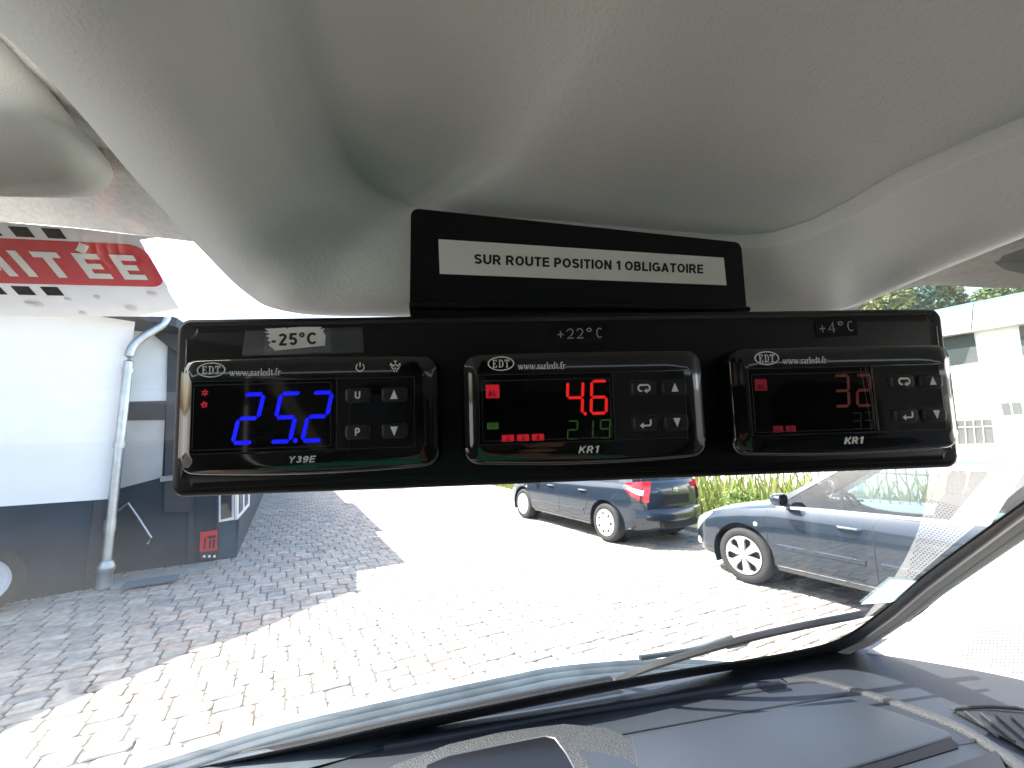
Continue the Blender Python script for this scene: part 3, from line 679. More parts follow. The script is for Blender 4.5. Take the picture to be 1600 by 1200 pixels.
link('black_dashes', flat_mesh([[(da-stp*k, ha), (db-stp*k, ha), (db-stp*k, hb), (da-stp*k, hb)] for k in range(9)], .25, .3), m_dash_, speed)
da2 = sxl(76, 371); db2 = sxl(104, 372); ha = s_uv(90, 372)[1]; hb = s_uv(88, 357)[1]
link('black_dashes', flat_mesh([[(da2-stp*k, ha), (db2-stp*k, ha), (db2-stp*k, hb), (da2-stp*k, hb)] for k in range(9)], .25, .3), m_dash_, speed)
# dried air bubbles and a creased corner
m = MB()
for (u, v) in [(48,473),(60,474),(107,467),(152,463),(238,458),(205,480),(130,488)]:
    p = s_uv(u, v); k_ = rng.uniform(.7, 1.3); m.lathe([(.00005, -.0009), (.0012*k_, -.0008), (.0022*k_, -.0005)], (p[0]/1000, 0, p[1]/1000), (0, 1, 0), 10)
m.build('air_bubbles', m_stk, speed, smooth=True)

def on_screen(name, pts, mat, th=.0006, off=-.002, **k):
    P_ = [PW(u, v, off) for u, v in pts]; c_ = sum(P_, Vector())/len(P_); mm = MB(); mm.prism([p-c_ for p in P_], -WN*th)
    o = mm.build(name, mat); o.location = c_; tag(o, **k); return o
m_pass = M('pass_paper', (.66, .78, .82), .5); backlit(m_pass, .6)
on_screen('parking_pass', [(1345,944),(1392,905),(1440,908),(1402,940)], m_pass, label='small pale paper pass in the lower right corner of the windscreen', cat='parking pass')

# ---------------------------------------------------------------- the black panel and its bracket
def Rm(a, b, c): return Matrix.Rotation(c, 4, 'Z') @ Matrix.Rotation(b, 4, 'Y') @ Matrix.Rotation(a, 4, 'X')
CAMR = Matrix.Translation(O) @ Matrix.Rotation(PITCH, 4, 'X')
PAN = CAMR @ Matrix.Translation((.02275, .1351, -.0037)) @ Rm(math.radians(-5.25), math.radians(-1.4), math.radians(3.51))
PANI = PAN.inverted()
def p_uv(u, v, D=0):
    n = (PAN.to_3x3() @ Vector((0, -1, 0))); q = PANI @ PP(u, v, PAN.translation+n*D*.001, n); return q.x*1000, q.z*1000
panel = empty('display_panel', PAN, label='long black metal panel hanging under the grey overhead console, holding three displays', cat='instrument panel')
def loop_mesh(rings, close=True):
    mm = MB(); mm.grid([[Vector((x/1000, -D/1000, z/1000)) for (x, z, D) in r] for r in rings], True)
    if close: n = len(rings[0]); k = len(mm.v)-n; mm.f.append(tuple(range(k, k+n))); mm.mi.append(0)
    return mm
def rr(hw, z0, z1, r, D, n=8, cx=0): return [(x, z, D) for x, z in rrect(cx-hw, z0, cx+hw, z1, r, n)]
HW, Z0, Z1 = 124.4, -26.9, 26.9
loop_mesh([rr(HW-2, Z0+2, Z1-2, 2, -13), rr(HW, Z0, Z1, 3.2, -12), rr(HW, Z0, Z1, 3.4, -3.0), rr(HW-.3, Z0+.3, Z1-.3, 3.4, -1.4), rr(HW-1, Z0+1, Z1-1, 3.2, -.5), rr(HW-1.8, Z0+1.8, Z1-1.8, 3, -.15)], True).build('panel_plate', m_bar, panel, smooth=True, angle=50)
# folded inner face standing proud, its corners cut away
def chamf(hw, z0, z1, c, D):
    pts = []
    for sx, sz, order in ((1, 1, 0), (-1, 1, 1), (-1, -1, 0), (1, -1, 1)):
        cx = sx*hw; cz = z1 if sz > 0 else z0
        arc = [(cx-sx*c*(1-math.cos(a))*1.0-0 if False else cx-sx*c*math.sin(a), cz-sz*c*math.cos(a)) for a in [math.pi/2*k/6 for k in range(7)]]
        arc = [(cx-sx*c+sx*c*(1-math.cos(b_)), cz-sz*c+sz*c*(1-math.sin(b_))) for b_ in [math.pi/2*k/6 for k in range(7)]]
        if order == 0: arc = arc[::-1]
        pts += [(x, z, D) for x, z in arc]
    return pts
tp_ = 21.5
loop_mesh([chamf(HW-3.6, Z0+2.6, Z1-3.0, 3.2, -.4), chamf(HW-3.8, Z0+2.8, Z1-3.2, 3.2, .5), chamf(HW-4.6, Z0+4.0, Z1-4.6, 3.0, 1.0)], True).build('panel_face', m_bar, panel, smooth=True, angle=30)
loop_mesh([[(x, z, D) for x, z in rrect(-HW+5, 24.0, HW-5, 25.2, .5, 3)] for D in (-.2, .3)], True).build('folded_edge', M('edge_gloss', (.02, .02, .02), .2), panel, smooth=True)
# upright bracket carrying the notice
TL, TR, BR_, BL = PS(642, 325, .139), PS(1158, 379, .1575), PS(1167, 500, .157), PS(640, 500, .1385)
n1 = (TR-TL).cross(BL-TL).normalized()
if n1.dot(O-TL) < 0: n1 = -n1
bx = (TR-TL).normalized(); bz = n1.cross(bx)*-1
if bz.z < 0: bz = -bz
bM = Matrix(((bx.x, -n1.x, bz.x, TL.x), (bx.y, -n1.y, bz.y, TL.y), (bx.z, -n1.z, bz.z, TL.z), (0, 0, 0, 1)))
def b_uv(u, v, D=0):
    q = bM.inverted() @ PP(u, v, TL+n1*D*.001, n1); return q.x*1000, q.z*1000
def to_panel(me): me.transform(PANI @ bM); return me
ol = []
cs = [b_uv(642, 325), b_uv(1158, 379), b_uv(1168, 500), b_uv(640, 500)]
def rounded(poly, r, n=6):
    out = []
    for i, p in enumerate(poly):
        p = Vector(p); a = (Vector(poly[i-1])-p).normalized(); b = (Vector(poly[(i+1) % len(poly)])-p).normalized()
        for k in range(n+1):
            t = k/n; out.append(tuple((p+a*r)*(1-t)**2+p*2*t*(1-t)+(p+b*r)*t*t))
    return out
link('bracket', to_panel(join([flat_mesh([rounded(cs, 3)], -.6, 1.2)])), m_bar, panel)
mm = MB(); q = [b_uv(640, 494), b_uv(1168, 494)]
for (x, z), tag_ in zip(q, (0, 1)): pass
mm.box((cs[3][0]/1000, -.0006, cs[3][1]/1000), (cs[2][0]/1000, .012, cs[3][1]/1000+.0012))
link('bracket', to_panel(mm.mesh('fold')), m_bar, panel)
mm = MB(); mm.tube([Vector((b_uv(640, 478)[0]/1000, -.0008, b_uv(640, 478)[1]/1000)), Vector((b_uv(1167, 484)[0]/1000, -.0008, b_uv(1167, 484)[1]/1000))], .0011, 8)
link('fold_bead', to_panel(mm.mesh('bead', True)), m_bar, panel)
lab = [b_uv(685, 373.5, .3), b_uv(1131, 402.5, .3), b_uv(1135.5, 445.5, .3), b_uv(687, 427.5, .3)]
notice = link('notice_label', to_panel(flat_mesh([lab], .12, .2)), m_paper, panel); notice['label'] = 'white notice label with black capitals'
t0 = b_uv(741, 412, .3); t1 = b_uv(1099, 427.5, .3)
tm = sans('SUR ROUTE POSITION 1 OBLIGATOIRE', 5, 0, 0, .27, gap=.11, t=.205)
xs = [v.co.x for v in tm.vertices]; wdt = (max(xs)-min(xs))*1000; tw = (Vector(t1)-Vector(t0)).length; k = tw/wdt
hgt = (Vector(b_uv(760, 398))-Vector(b_uv(760, 415))).length*.98; cap = max(v.co.z for v in tm.vertices)*1000
ang = math.atan2(t1[1]-t0[1], t1[0]-t0[0])
tm.transform(Matrix.Translation((t0[0]/1000, 0, t0[1]/1000)) @ Matrix.Rotation(-ang, 4, 'Y') @ Matrix.Diagonal((k, 1, hgt/cap, 1)))
link('lettering', to_panel(tm), m_ink, notice)

# temperature labels on the panel
rg = random.Random(5)
def P2(L, D=1.2): return [p_uv(u, v, D) for u, v in L]
tape = link('clear_tape', flat_mesh([P2([(383,517),(566,511),(569,551),(470,554),(378,556)])], 1.16, .05), m_tape, panel)
tape2 = link('clear_tape', flat_mesh([P2([(415,512),(516,512),(518,549),(412,555)])], 1.24, .05), m_tape, panel)
torn = [(414,514),(421,518),(413,519),(423,522),(416,525),(422,528),(418,532),(424,535),(420,539),(423,542),(428,545),(430,548),(470,544),(508,540),(509,524),(505,518),(507,513),(500,515),(503,511),(470,511),(452,512),(449,514),(447,512),(436,513)]
lb = link('temperature_label', flat_mesh([P2(torn)], 1.34, .12), m_paper, panel); lb['label'] = 'torn white paper label reading -25°C'
def fit_text(s, a, b, cap_px, depth, mat, parent, D=1.2, bold=0, uv=p_uv, shear=0, name='lettering', m=1.0, font_h=None):
    t_ = sans(s, 5, 0, 0, depth, t=.19, shear=shear); xs = [v.co.x for v in t_.vertices]; x0 = min(xs); wd = (max(xs)-x0)*1000
    A_ = Vector(uv(*a, D)); B_ = Vector(uv(*b, D)); k_ = (B_-A_).length/wd
    cap_ = 5
    hh = (Vector(uv(a[0], a[1]-cap_px, D))-A_).length; an = math.atan2(B_.y-A_.y, B_.x-A_.x)
    t_.transform(Matrix.Translation((A_.x/1000, 0, A_.y/1000)) @ Matrix.Rotation(-an, 4, 'Y') @ Matrix.Diagonal((k_, 1, hh/cap_, 1)) @ Matrix.Translation((-x0, 0, 0)))
    return link(name, t_, mat, parent)
fit_text('-25°C', (425,541), (495,538), 19, 1.44, m_ink, lb, bold=.10)
# "+22°C" and "+4°C" in thin label-maker capitals
def g22(ch, h, w_):
    if ch == '+': return [[(w_*.05, h*.45), (w_*.95, h*.45)], [(w_*.5, h*.12), (w_*.5, h*.78)]]
    if ch == '2': return [[(w_*.05, h*.74)]+[(w_*.5+w_*.42*math.cos(a), h*.72+h*.25*math.sin(a)) for a in [math.radians(d) for d in (165, 135, 90, 45, 10, -20)]]+[(w_*.7, h*.38), (w_*.08, .25), (w_*.98, .25)]]
    if ch == '4': return [[(w_*.98, h*.3), (w_*.04, h*.3), (w_*.72, h*.97), (w_*.72, 0)]]
    if ch == '°': return [[(w_*.45+w_*.32*math.cos(a), h*.83+h*.16*math.sin(a)) for a in [math.pi*2*k/12 for k in range(13)]]]
    if ch == 'C': return [[(w_*.54+w_*.42*math.cos(math.radians(d)), h*.5+h*.47*math.sin(math.radians(d))) for d in (48, 75, 105, 140, 180, 220, 255, 285, 312)]]
def lm_text(s, a, b, cap_px, name, D=1.2):
    A_ = Vector(p_uv(*a, D)); B_ = Vector(p_uv(*b, D)); h = abs(p_uv(a[0], a[1]-cap_px, D)[1]-A_.y); n = len(s)
    tot = (B_-A_).length; w_ = tot/(n+ (n-1)*.42); L = []
    x = 0; an = math.atan2(B_.y-A_.y, B_.x-A_.x)
    for ch in s:
        for st in g22(ch, h, w_): L.append([(A_.x+(x+p[0])*math.cos(an)-p[1]*math.sin(an), A_.y+(x+p[0])*math.sin(an)+p[1]*math.cos(an)) for p in st])
        x += w_*1.42
    bgp = flat_mesh([[(A_.x-1.2, A_.y-1.5), (B_.x+1.2, B_.y-1.5), (B_.x+1.2, B_.y+h+1.3), (A_.x-1.2, A_.y+h+1.3)]], 1.1, .15)
    o = link('temperature_label', bgp, m_lens, panel); o['label'] = name
    link('lettering', strokes_mesh(L, 1.2, .33), m_printg, o)
lm_text('+22°C', (871,530), (942,528), 16, 'black label with grey text +22°C')
lm_text('+4°C', (1281,521), (1335,517), 16, 'black label with grey text +4°C')

# ---------------------------------------------------------------- temperature controllers
def bezel(cx):
    """glossy moulded front: rounded outline bowed at the bottom, sloping cheeks left and right"""
    hw = 36.3; zt, zb = 12.5, -19.5
    def outline(ins, r, D, cheek, bow=1.0):
        P_ = rrect(-hw+ins[0], zb+ins[1], hw-ins[0], zt-ins[2], r, 8); out = []
        for i in range(len(P_)):                          # resample the long edges so they can bow
            a = P_[i]; b = P_[(i+1) % len(P_)]; out.append(a)
            if abs(a[0]-b[0]) > 15:
                for k in range(1, 20): out.append((lerp(a[0], b[0], k/20), lerp(a[1], b[1], k/20)))
            elif abs(a[1]-b[1]) > 8:
                for k in range(1, 8): out.append((lerp(a[0], b[0], k/8), lerp(a[1], b[1], k/8)))
        res = []
        for x, z in out:
            q = abs(x)/hw; f = 1-q*q
            zz = z+(-1.3*f*bow if z < -4 else .35*f*bow)*min(1, abs(z+4)/10)
            d_ = D-cheek*max(0, (q-.80)/.2)**1.5
            res.append((x, zz, d_))
        return res
    R_ = [outline((.6, .6, .6), 4, 0, 0), outline((.1, .1, .1), 4.3, 1.0, 0), outline((0, 0, 0), 4.5, 6.6, .3), outline((.2, .45, .12), 4.5, 8.2, .6), outline((.7, 1.1, .35), 4.2, 9.2, 1.0),
          outline((1.6, 2.1, .6), 3.8, 9.6, 1.5, .9), outline((2.4, 3.1, .9), 3.0, 9.82, 1.5, .7), outline((3.6, 4.4, 2.0), 2.4, 9.95, .9, .4), outline((4.6, 5.4, 5.9), 1.0, 10.0, 0, .12)]
    return loop_mesh(R_, True).mesh('bezel', True, 38)
SEG = {'0': 'abcdef', '1': 'bc', '2': 'abged', '3': 'abgcd', '4': 'fgbc', '5': 'afgcd', '6': 'afgedc', '9': 'abcdfg'}
def seg_digit(ch, x, z, w_, h, t, sl):
    """x, z: bottom-left corner; sl: slant (mm sideways per mm up)"""
    g = t*.16; b = t/2; out = []
    def Hs(y): return [(b+g, y), (b*1.9+g, y+b), (w_-b*1.9-g, y+b), (w_-b-g, y), (w_-b*1.9-g, y-b), (b*1.9+g, y-b)]
    def Vs(x_, y0, y1): return [(x_, y0+g), (x_+b, y0+b+g), (x_+b, y1-b-g), (x_, y1-g), (x_-b, y1-b-g), (x_-b, y0+b+g)]
    S = {'a': Hs(h-b), 'g': Hs(h/2), 'd': Hs(b), 'f': Vs(b, h/2, h-b), 'e': Vs(b, b, h/2), 'b': Vs(w_-b, h/2, h-b), 'c': Vs(w_-b, b, h/2)}
    for s in SEG[ch]: out.append([(x+p[0]+sl*p[1], z+p[1]) for p in S[s]])
    return out
SER = {'E': [[(0,0),(0,.08),(.1,.1),(.1,.9),(0,.92),(0,1),(.68,1),(.70,.72),(.64,.72),(.54,.9),(.27,.92),(.27,.55),(.42,.56),(.46,.68),(.5,.68),(.5,.36),(.46,.36),(.42,.47),(.27,.47),(.27,.08),(.56,.1),(.68,.32),(.74,.32),(.70,0)]],
       'D': [[(0,0),(0,.08),(.1,.1),(.1,.9),(0,.92),(0,1),(.42,1),(.66,.9),(.78,.7),(.8,.5),(.78,.3),(.66,.1),(.42,0)], [(.27,.09),(.4,.09),(.54,.18),(.61,.34),(.62,.5),(.61,.66),(.54,.82),(.4,.91),(.27,.91)]],
       'T': [[(.2,0),(.2,.07),(.32,.1),(.32,.91),(.18,.9),(.06,.7),(0,.7),(.02,1),(.8,1),(.82,.7),(.76,.7),(.64,.9),(.5,.91),(.5,.1),(.62,.07),(.62,0)]]}
# small roman text as thick and thin strokes with serifs: (strokes of (width, points)), advance
def serif_text(s, x, z, xh, depth, mat, parent, tot):
    th_, tn = .17, .085
    def arc(cx, cy, rx, ry, a0, a1, n=8): return [(cx+rx*math.cos(math.radians(lerp(a0, a1, k/n))), cy+ry*math.sin(math.radians(lerp(a0, a1, k/n)))) for k in range(n+1)]
    G = {'w': (1.38, [(th_, [(.12,1),(.42,0)]), (tn, [(.42,0),(.7,.95)]), (th_, [(.62,1),(.94,0)]), (tn, [(.94,0),(1.24,1)]), (tn, [(0,1),(.3,1)]), (tn, [(.5,1),(.8,1)]), (tn, [(1.08,1),(1.36,1)])]),
         '.': (.42, [(.2, [(.2,.0),(.2,.2)])]),
         's': (.72, [(th_*.8, [(.58,.75),(.5,.93),(.3,.97),(.13,.84),(.17,.64),(.45,.47),(.6,.28),(.5,.07),(.28,.02),(.1,.12),(.07,.3)])]),
         'a': (.82, [(th_*.7, arc(.33,.62,.25,.34,150,0)+[(.58,.1),(.68,.03),(.8,.1)]), (th_*.8, [(.56,.55),(.2,.4),(.1,.2),(.2,.04),(.4,.06),(.58,.22)])]),
         'r': (.66, [(th_, [(.22,0),(.22,1)]), (tn, [(.02,0),(.44,0)]), (tn, [(.03,.92),(.22,.98)]), (th_*.8, [(.22,.7),(.38,.92),(.56,.95),(.62,.85)])]),
         'l': (.52, [(th_, [(.24,0),(.24,1.55)]), (tn, [(.03,0),(.46,0)]), (tn, [(.04,1.47),(.24,1.52)])]),
         'e': (.8, [(th_*.75, arc(.38,.5,.31,.48,5,320,12)), (tn, [(.1,.55),(.68,.55)])]),
         'd': (.95, [(th_*.8, arc(.38,.48,.29,.47,60,300,10)), (th_, [(.66,0),(.66,1.55)]), (tn, [(.46,1.47),(.66,1.52)]), (tn, [(.66,0.03),(.86,.06)])]),
         't': (.56, [(th_, [(.24,1.3),(.24,.2),(.32,.04),(.5,.08)]), (tn, [(.04,.96),(.5,.96)])]),
         'f': (.6, [(th_, [(.24,0),(.24,1.25),(.36,1.5),(.58,1.5),(.64,1.38)]), (tn, [(.03,0),(.46,0)]), (tn, [(.04,.96),(.5,.96)])])}
    adv = sum(G[c][0] for c in s); kx = tot/adv; ms = []; px = 0; i = 0
    for c in s:
        for wd, st in G[c][1]:
            ms.append(flat_mesh([stroke([(x+(px+p[0])*kx, z+p[1]*xh) for p in st], wd*(kx+xh)/2*1.05)], depth+.0015*(i % 7), .05)); i += 1
        px += G[c][0]
    return link('web_address', join(ms), mat, parent)

def controller(cx, kind, label):
    root = empty('temperature_controller', PAN @ Matrix.Translation((cx/1000, 0, 0)), label=label, cat='temperature controller', group='temperature controllers in the black panel')
    root_in = root
    link('bezel', bezel(cx), m_gloss, root_in)
    x0, x1, xm, z0, z1 = -31.3, 29.4, 7.9, -13.7, 6.1
    # recessed front: dark lens at the left, keypad plate at the right
    lens = link('display_window', flat_mesh([rrect(x0, z0, xm-.25, z1, .5)], 10.08, .24), m_lens, root)
    if kind == 'A': fx = (x0+.5, z0+.9, xm-1.6, z1-.9)
    else: fx = (x0+.8, z0+.8, xm-.9, z1-1.6)
    link('window_outline', join([flat_mesh(frame_polys(*fx, .16, .6), 10.24, .05), flat_mesh(frame_polys(x0-.1, z0-.1, xm-.1, z1+.1, .12), 10.16, .2)]), m_line, lens)
    pad = link('keypad', flat_mesh([rrect(xm+.1, z0, x1, z1, .5)], 10.06, .2), m_gloss, root)
    link('keypad_outline', flat_mesh(frame_polys(xm, z0-.05, x1+.1, z1+.1, .13), 10.16, .2), m_line, pad)
    # logo, address, model
    L = -30.2+cx*0 if kind != 'A' else -30.2
    ox, oz = (-26.5, 9.35) if kind == 'A' else (-24.7, 9.4) if kind == 'B' else (-25.0, 9.3)
    ms = [flat_mesh([ellipse(ox, oz, 3.85, 2.1), ellipse(ox, oz, 3.52, 1.8)[::-1]], 9.95, .1)]
    for ch, dx in (('E', -2.45), ('D', -.72), ('T', 1.02)):
        ms.append(flat_mesh([[(ox+dx+p[0]*1.75, oz-1.13+p[1]*2.26) for p in pl_] if k_ == 0 else [(ox+dx+p[0]*1.75, oz-1.13+p[1]*2.26) for p in pl_][::-1] for k_, pl_ in enumerate(SER[ch])], 9.95, .1))
    lg = join(ms)
    link('logo', lg, m_print, root)
    serif_text('www.sarledt.fr', ox+4.9, oz-1.85, 1.25, 9.98, m_print, root, 13.9)
    mt = sans('Y39E', 1.75, -5.3, -17.0, 9.75, t=.17, shear=.28, sx=1.35, thick=.9) if kind == 'A' else sans('KR1', 2.0, -3.2, -17.1, 9.75, t=.2, shear=.3, sx=1.3, thick=.9)
    # the printed model name follows the lower slope of the bezel
    link('model_name', mt, m_print, root)
    # buttons
    bx_ = (13.9, 23.9) if kind == 'A' else (16.9, 27.2) if kind == 'B' else (17.4, 27.3)
    bz_ = (1.0, -9.2)
    if kind != 'A': bx_ = (16.7, 25.9)
    glyphs = {'A': ('U', 'up', 'P', 'down'), 'B': ('loop', 'up', 'enter', 'down'), 'C': ('loop', 'up', 'enter', 'down')}[kind]
    i = 0
    for zc in bz_:
        for xc in bx_:
            def brg(ins, D): return [(x+xc, z+zc-(.45*(1-((x)/3.6)**2) if z < 0 else 0), D) for x, z in rrect(-3.55+ins, -1.75+ins, 3.55-ins, 2.15-ins, .9)]
            pts = []
            def dens(R): 
                o_ = []
                for k in range(len(R)):
                    a, b = R[k], R[(k+1) % len(R)]; o_.append(a)
                return o_
            bt = loop_mesh([brg(-.1, 10.05), brg(0, 10.5), brg(.15, 11.0), brg(.45, 11.2), brg(.9, 11.28)]).build('button', m_mattblk, root, smooth=True, angle=50)
            if kind != 'A': link('button_outline', flat_mesh([[(p[0], p[1]) for p in brg(-.35, 0)], [(p[0], p[1]) for p in brg(-.22, 0)][::-1]], 10.2, .1), m_line, bt)
            g = glyphs[i]; i += 1; D_ = 11.33
            if g == 'up': me = flat_mesh([[(xc-1.05, zc-1.15), (xc+1.05, zc-1.15), (xc+.05, zc+1.45)]], D_)
            elif g == 'down': me = flat_mesh([[(xc-1.05, zc+1.35), (xc+1.05, zc+1.35), (xc+.05, zc-1.3)]], D_)
            elif g == 'loop': me = join([flat_mesh([stroke([(xc-.6, zc-.75)]+[(xc-1.0+.72*math.cos(a), zc+.15+.88*math.sin(a)) for a in [math.radians(d) for d in (250, 215, 180, 140, 100)]]+[(xc+1.0+.72*math.cos(a), zc+.15+.88*math.sin(a)) for a in [math.radians(d) for d in (80, 40, 0, -40, -75)]]+[(xc+.8, zc-.72)], .5)], D_), flat_mesh([[(xc+.9, zc-1.45), (xc+.9, zc+.05), (xc-.15, zc-.7)]], D_+.01)])
            elif g == 'enter': me = join([flat_mesh([stroke([(xc-1.0, zc-.55), (xc+.9, zc-.55), (xc+1.25, zc-.4), (xc+1.4, zc-.05), (xc+1.4, zc+1.2)], .5)], D_), flat_mesh([[(xc-1.85, zc-.55), (xc-.75, zc-1.45), (xc-.75, zc+.35)]], D_+.01)])
            else:
                me = sans(g, 2.1, xc, zc-.85, D_, t=.2, align='CENTER')
            link('symbol', me, m_print, bt)
    # lit display
    D_ = 10.23
    if kind == 'A':
        sl = .205; t = 1.15
        xs = (-20.6, -11.2, -3.15); hs = 13.3
        polys = []
        for ch, x in zip('252', (-20.7, -10.7, -2.1)): polys.append(seg_digit(ch, x, -11.6, 6.4, 14.4, t, sl))
        for pl_ in polys: link('digit', join([flat_mesh([q_], D_) for q_ in pl_]), m_blue, lens)
        link('decimal_point', flat_mesh([ellipse(-3.3, -10.9, .6, .72, 16)], D_), m_blue, lens)
        # snow and fan signs
        sn = []
        for k in range(6):
            a = math.radians(60*k+30); c_, s_ = math.cos(a), math.sin(a)
            sn.append([(-27.8+.38*c_, 3.0+.38*s_), (-27.8+.95*c_, 3.0+.95*s_)])
        sn.append([(-27.8+.42*math.cos(q_), 3.0+.42*math.sin(q_)) for q_ in [math.pi*2*k/10 for k in range(11)]])
        link('cooling_light', strokes_mesh(sn, D_, .26), m_redd, lens)
        fn = [flat_mesh([[(-27.9+.15*math.cos(a), -.3+.15*math.sin(a)), (-27.9+.9*math.cos(a-.15), -.3+.9*math.sin(a-.15)), (-27.9+.95*math.cos(a+.55), -.3+.95*math.sin(a+.55)), (-27.9+.5*math.cos(a+.9), -.3+.5*math.sin(a+.9))]], D_) for a in [math.radians(72*k+10) for k in range(5)]]
        link('fan_light', join(fn), m_redd, lens)
        # power and defrost signs printed above the keys
        px_, pz_ = 14.2, 9.3
        link('power_symbol', join([flat_mesh([stroke(ellipse(px_, pz_-.1, 1.12, 1.12, 20, math.radians(125), math.radians(415)), .28)], 10.0), flat_mesh([stroke([(px_, pz_), (px_, pz_+1.35)], .28)], 10.0)]), m_print, root)
        px_ = 24.1; st = []
        for ang in (18, 90, 162):
            a = math.radians(ang); c_, s_ = math.cos(a), math.sin(a); B0 = (px_, pz_+.1)
            e_ = (B0[0]+1.5*c_, B0[1]+1.5*s_); st.append([(B0[0]+.5*c_, B0[1]+.5*s_), e_]); mdp = (B0[0]+1.05*c_, B0[1]+1.05*s_)
            for d_ in (40, -40):
                a2 = math.radians(ang+d_); st.append([mdp, (mdp[0]+.6*math.cos(a2), mdp[1]+.6*math.sin(a2))])
        st.append([(px_-1.2, pz_-.55), (px_-.9, pz_-.05), (px_-.5, pz_+.1), (px_, pz_+.45), (px_+.5, pz_+.1), (px_+.9, pz_-.05), (px_+1.2, pz_-.55)])
        dr = [ellipse(px_-.7, pz_-.75, .2, .3, 10), ellipse(px_, pz_-.65, .2, .3, 10), ellipse(px_+.7, pz_-.75, .2, .3, 10), ellipse(px_-.35, pz_-1.4, .2, .3, 10), ellipse(px_+.35, pz_-1.4, .2, .3, 10)]
        link('defrost_symbol', join([strokes_mesh(st, 10.0, .24)]+[flat_mesh([q_], 10.0) for q_ in dr]), m_print, root)
    else:
        t = .78; sl = .07
        if kind == 'B':
            mt_, big, xs_, gm = m_red, '46', (-6.35, 1.15-.3), m_green
            for ch, x in zip('46', (-6.5, .55)): link('digit', join([flat_mesh([q_], D_) for q_ in seg_digit(ch, x, -6.2, 5.3, 10.2, .85, .07)]), m_red, lens)
            link('decimal_point', flat_mesh([ellipse(-.75, -5.8, .5, .55, 14)], D_), m_red, lens)
            for ch, x in zip('219', (-6.4, -.2, 3.15)):
                x_ = x if ch != '1' else x-1.6
                link('digit', join([flat_mesh([q_], D_) for q_ in seg_digit(ch, x_, -13.1, 3.1, 5.5, .38, .09)]), m_green, lens)
            link('decimal_point', flat_mesh([ellipse(2.2, -12.8, .25, .25, 10)], D_), m_green, lens)
            al = link('alarm_light', flat_mesh([rrect(-29.3, -.6, -25.4, 3.3, .2)], D_), m_redd, lens)
            link('lettering', sans('AL', 1.7, -27.4, -.1, D_+.06, t=.2, align='CENTER'), m_ink, al)
            for ch, x in zip('234', (-23.3, -19.0, -14.7)):
                o_ = link('status_light', flat_mesh([rrect(x-1.75, -13.1, x+1.75, -11.2, .15)], D_), m_redd, lens)
                link('lettering', sans(ch, 1.35, x, -12.85, D_+.06, t=.19, align='CENTER'), m_ink, o_)
            o_ = link('unit_light', flat_mesh([rrect(-29.2, -9.5, -25.9, -7.6, .15)], D_), m_green, lens)
            link('lettering', sans('°C', 1.35, -27.5, -9.2, D_+.06, t=.19, align='CENTER'), m_ink, o_)
        else:
            for ch, x in zip('32', (-5.4, 1.6)): link('digit', join([flat_mesh([q_], D_) for q_ in seg_digit(ch, x, -6.2, 5.1, 10.1, .85, .07)]), m_amber, lens)
            for x in (-.3, 3.4): link('digit', join([flat_mesh([q_], D_) for q_ in seg_digit('3', x, -12.9, 2.9, 5.2, .36, .07)]), m_green2, lens)
            al = link('alarm_light', flat_mesh([rrect(-29.6, -.5, -25.8, 3.0, .2)], D_), m_redx, lens)
            link('lettering', sans('AL', 1.6, -27.7, -.1, D_+.06, t=.2, align='CENTER'), m_ink, al)
            for ch, x in zip('23', (-23.5, -19.6)):
                o_ = link('status_light', flat_mesh([rrect(x-1.55, -13.0, x+1.55, -11.1, .15)], D_), m_redx, lens)
                link('lettering', sans(ch, 1.3, x, -12.7, D_+.06, t=.19, align='CENTER'), m_ink, o_)
            # creased protective film at the window's right edge
            fl = []
            for k, (a, b) in enumerate(((4.0, 5.6), (5.6, 6.9), (6.2, 7.6), (7.4, 8.0))):
                fl.append(stroke([(a, 5.7), (lerp(a, b, .35), 1), (lerp(a, b, .75), -6), (b, -13.3)], .10+.05*(k % 2)))
            link('film_crease', join([flat_mesh([q_], 10.3+.01*k, .06) for k, q_ in enumerate(fl)]), M('film_edge', (.12, .105, .1), .3), lens)
    return root
controller(-80.6, 'A', 'left controller with large blue digits reading 25.2, letter keys U and P')
controller(-1.6, 'B', 'middle controller with bright red digits reading 4.6 above faint green 21.9')
controller(78.9, 'C', 'right controller with faint amber digits reading 3.2, its lower line nearly dark')

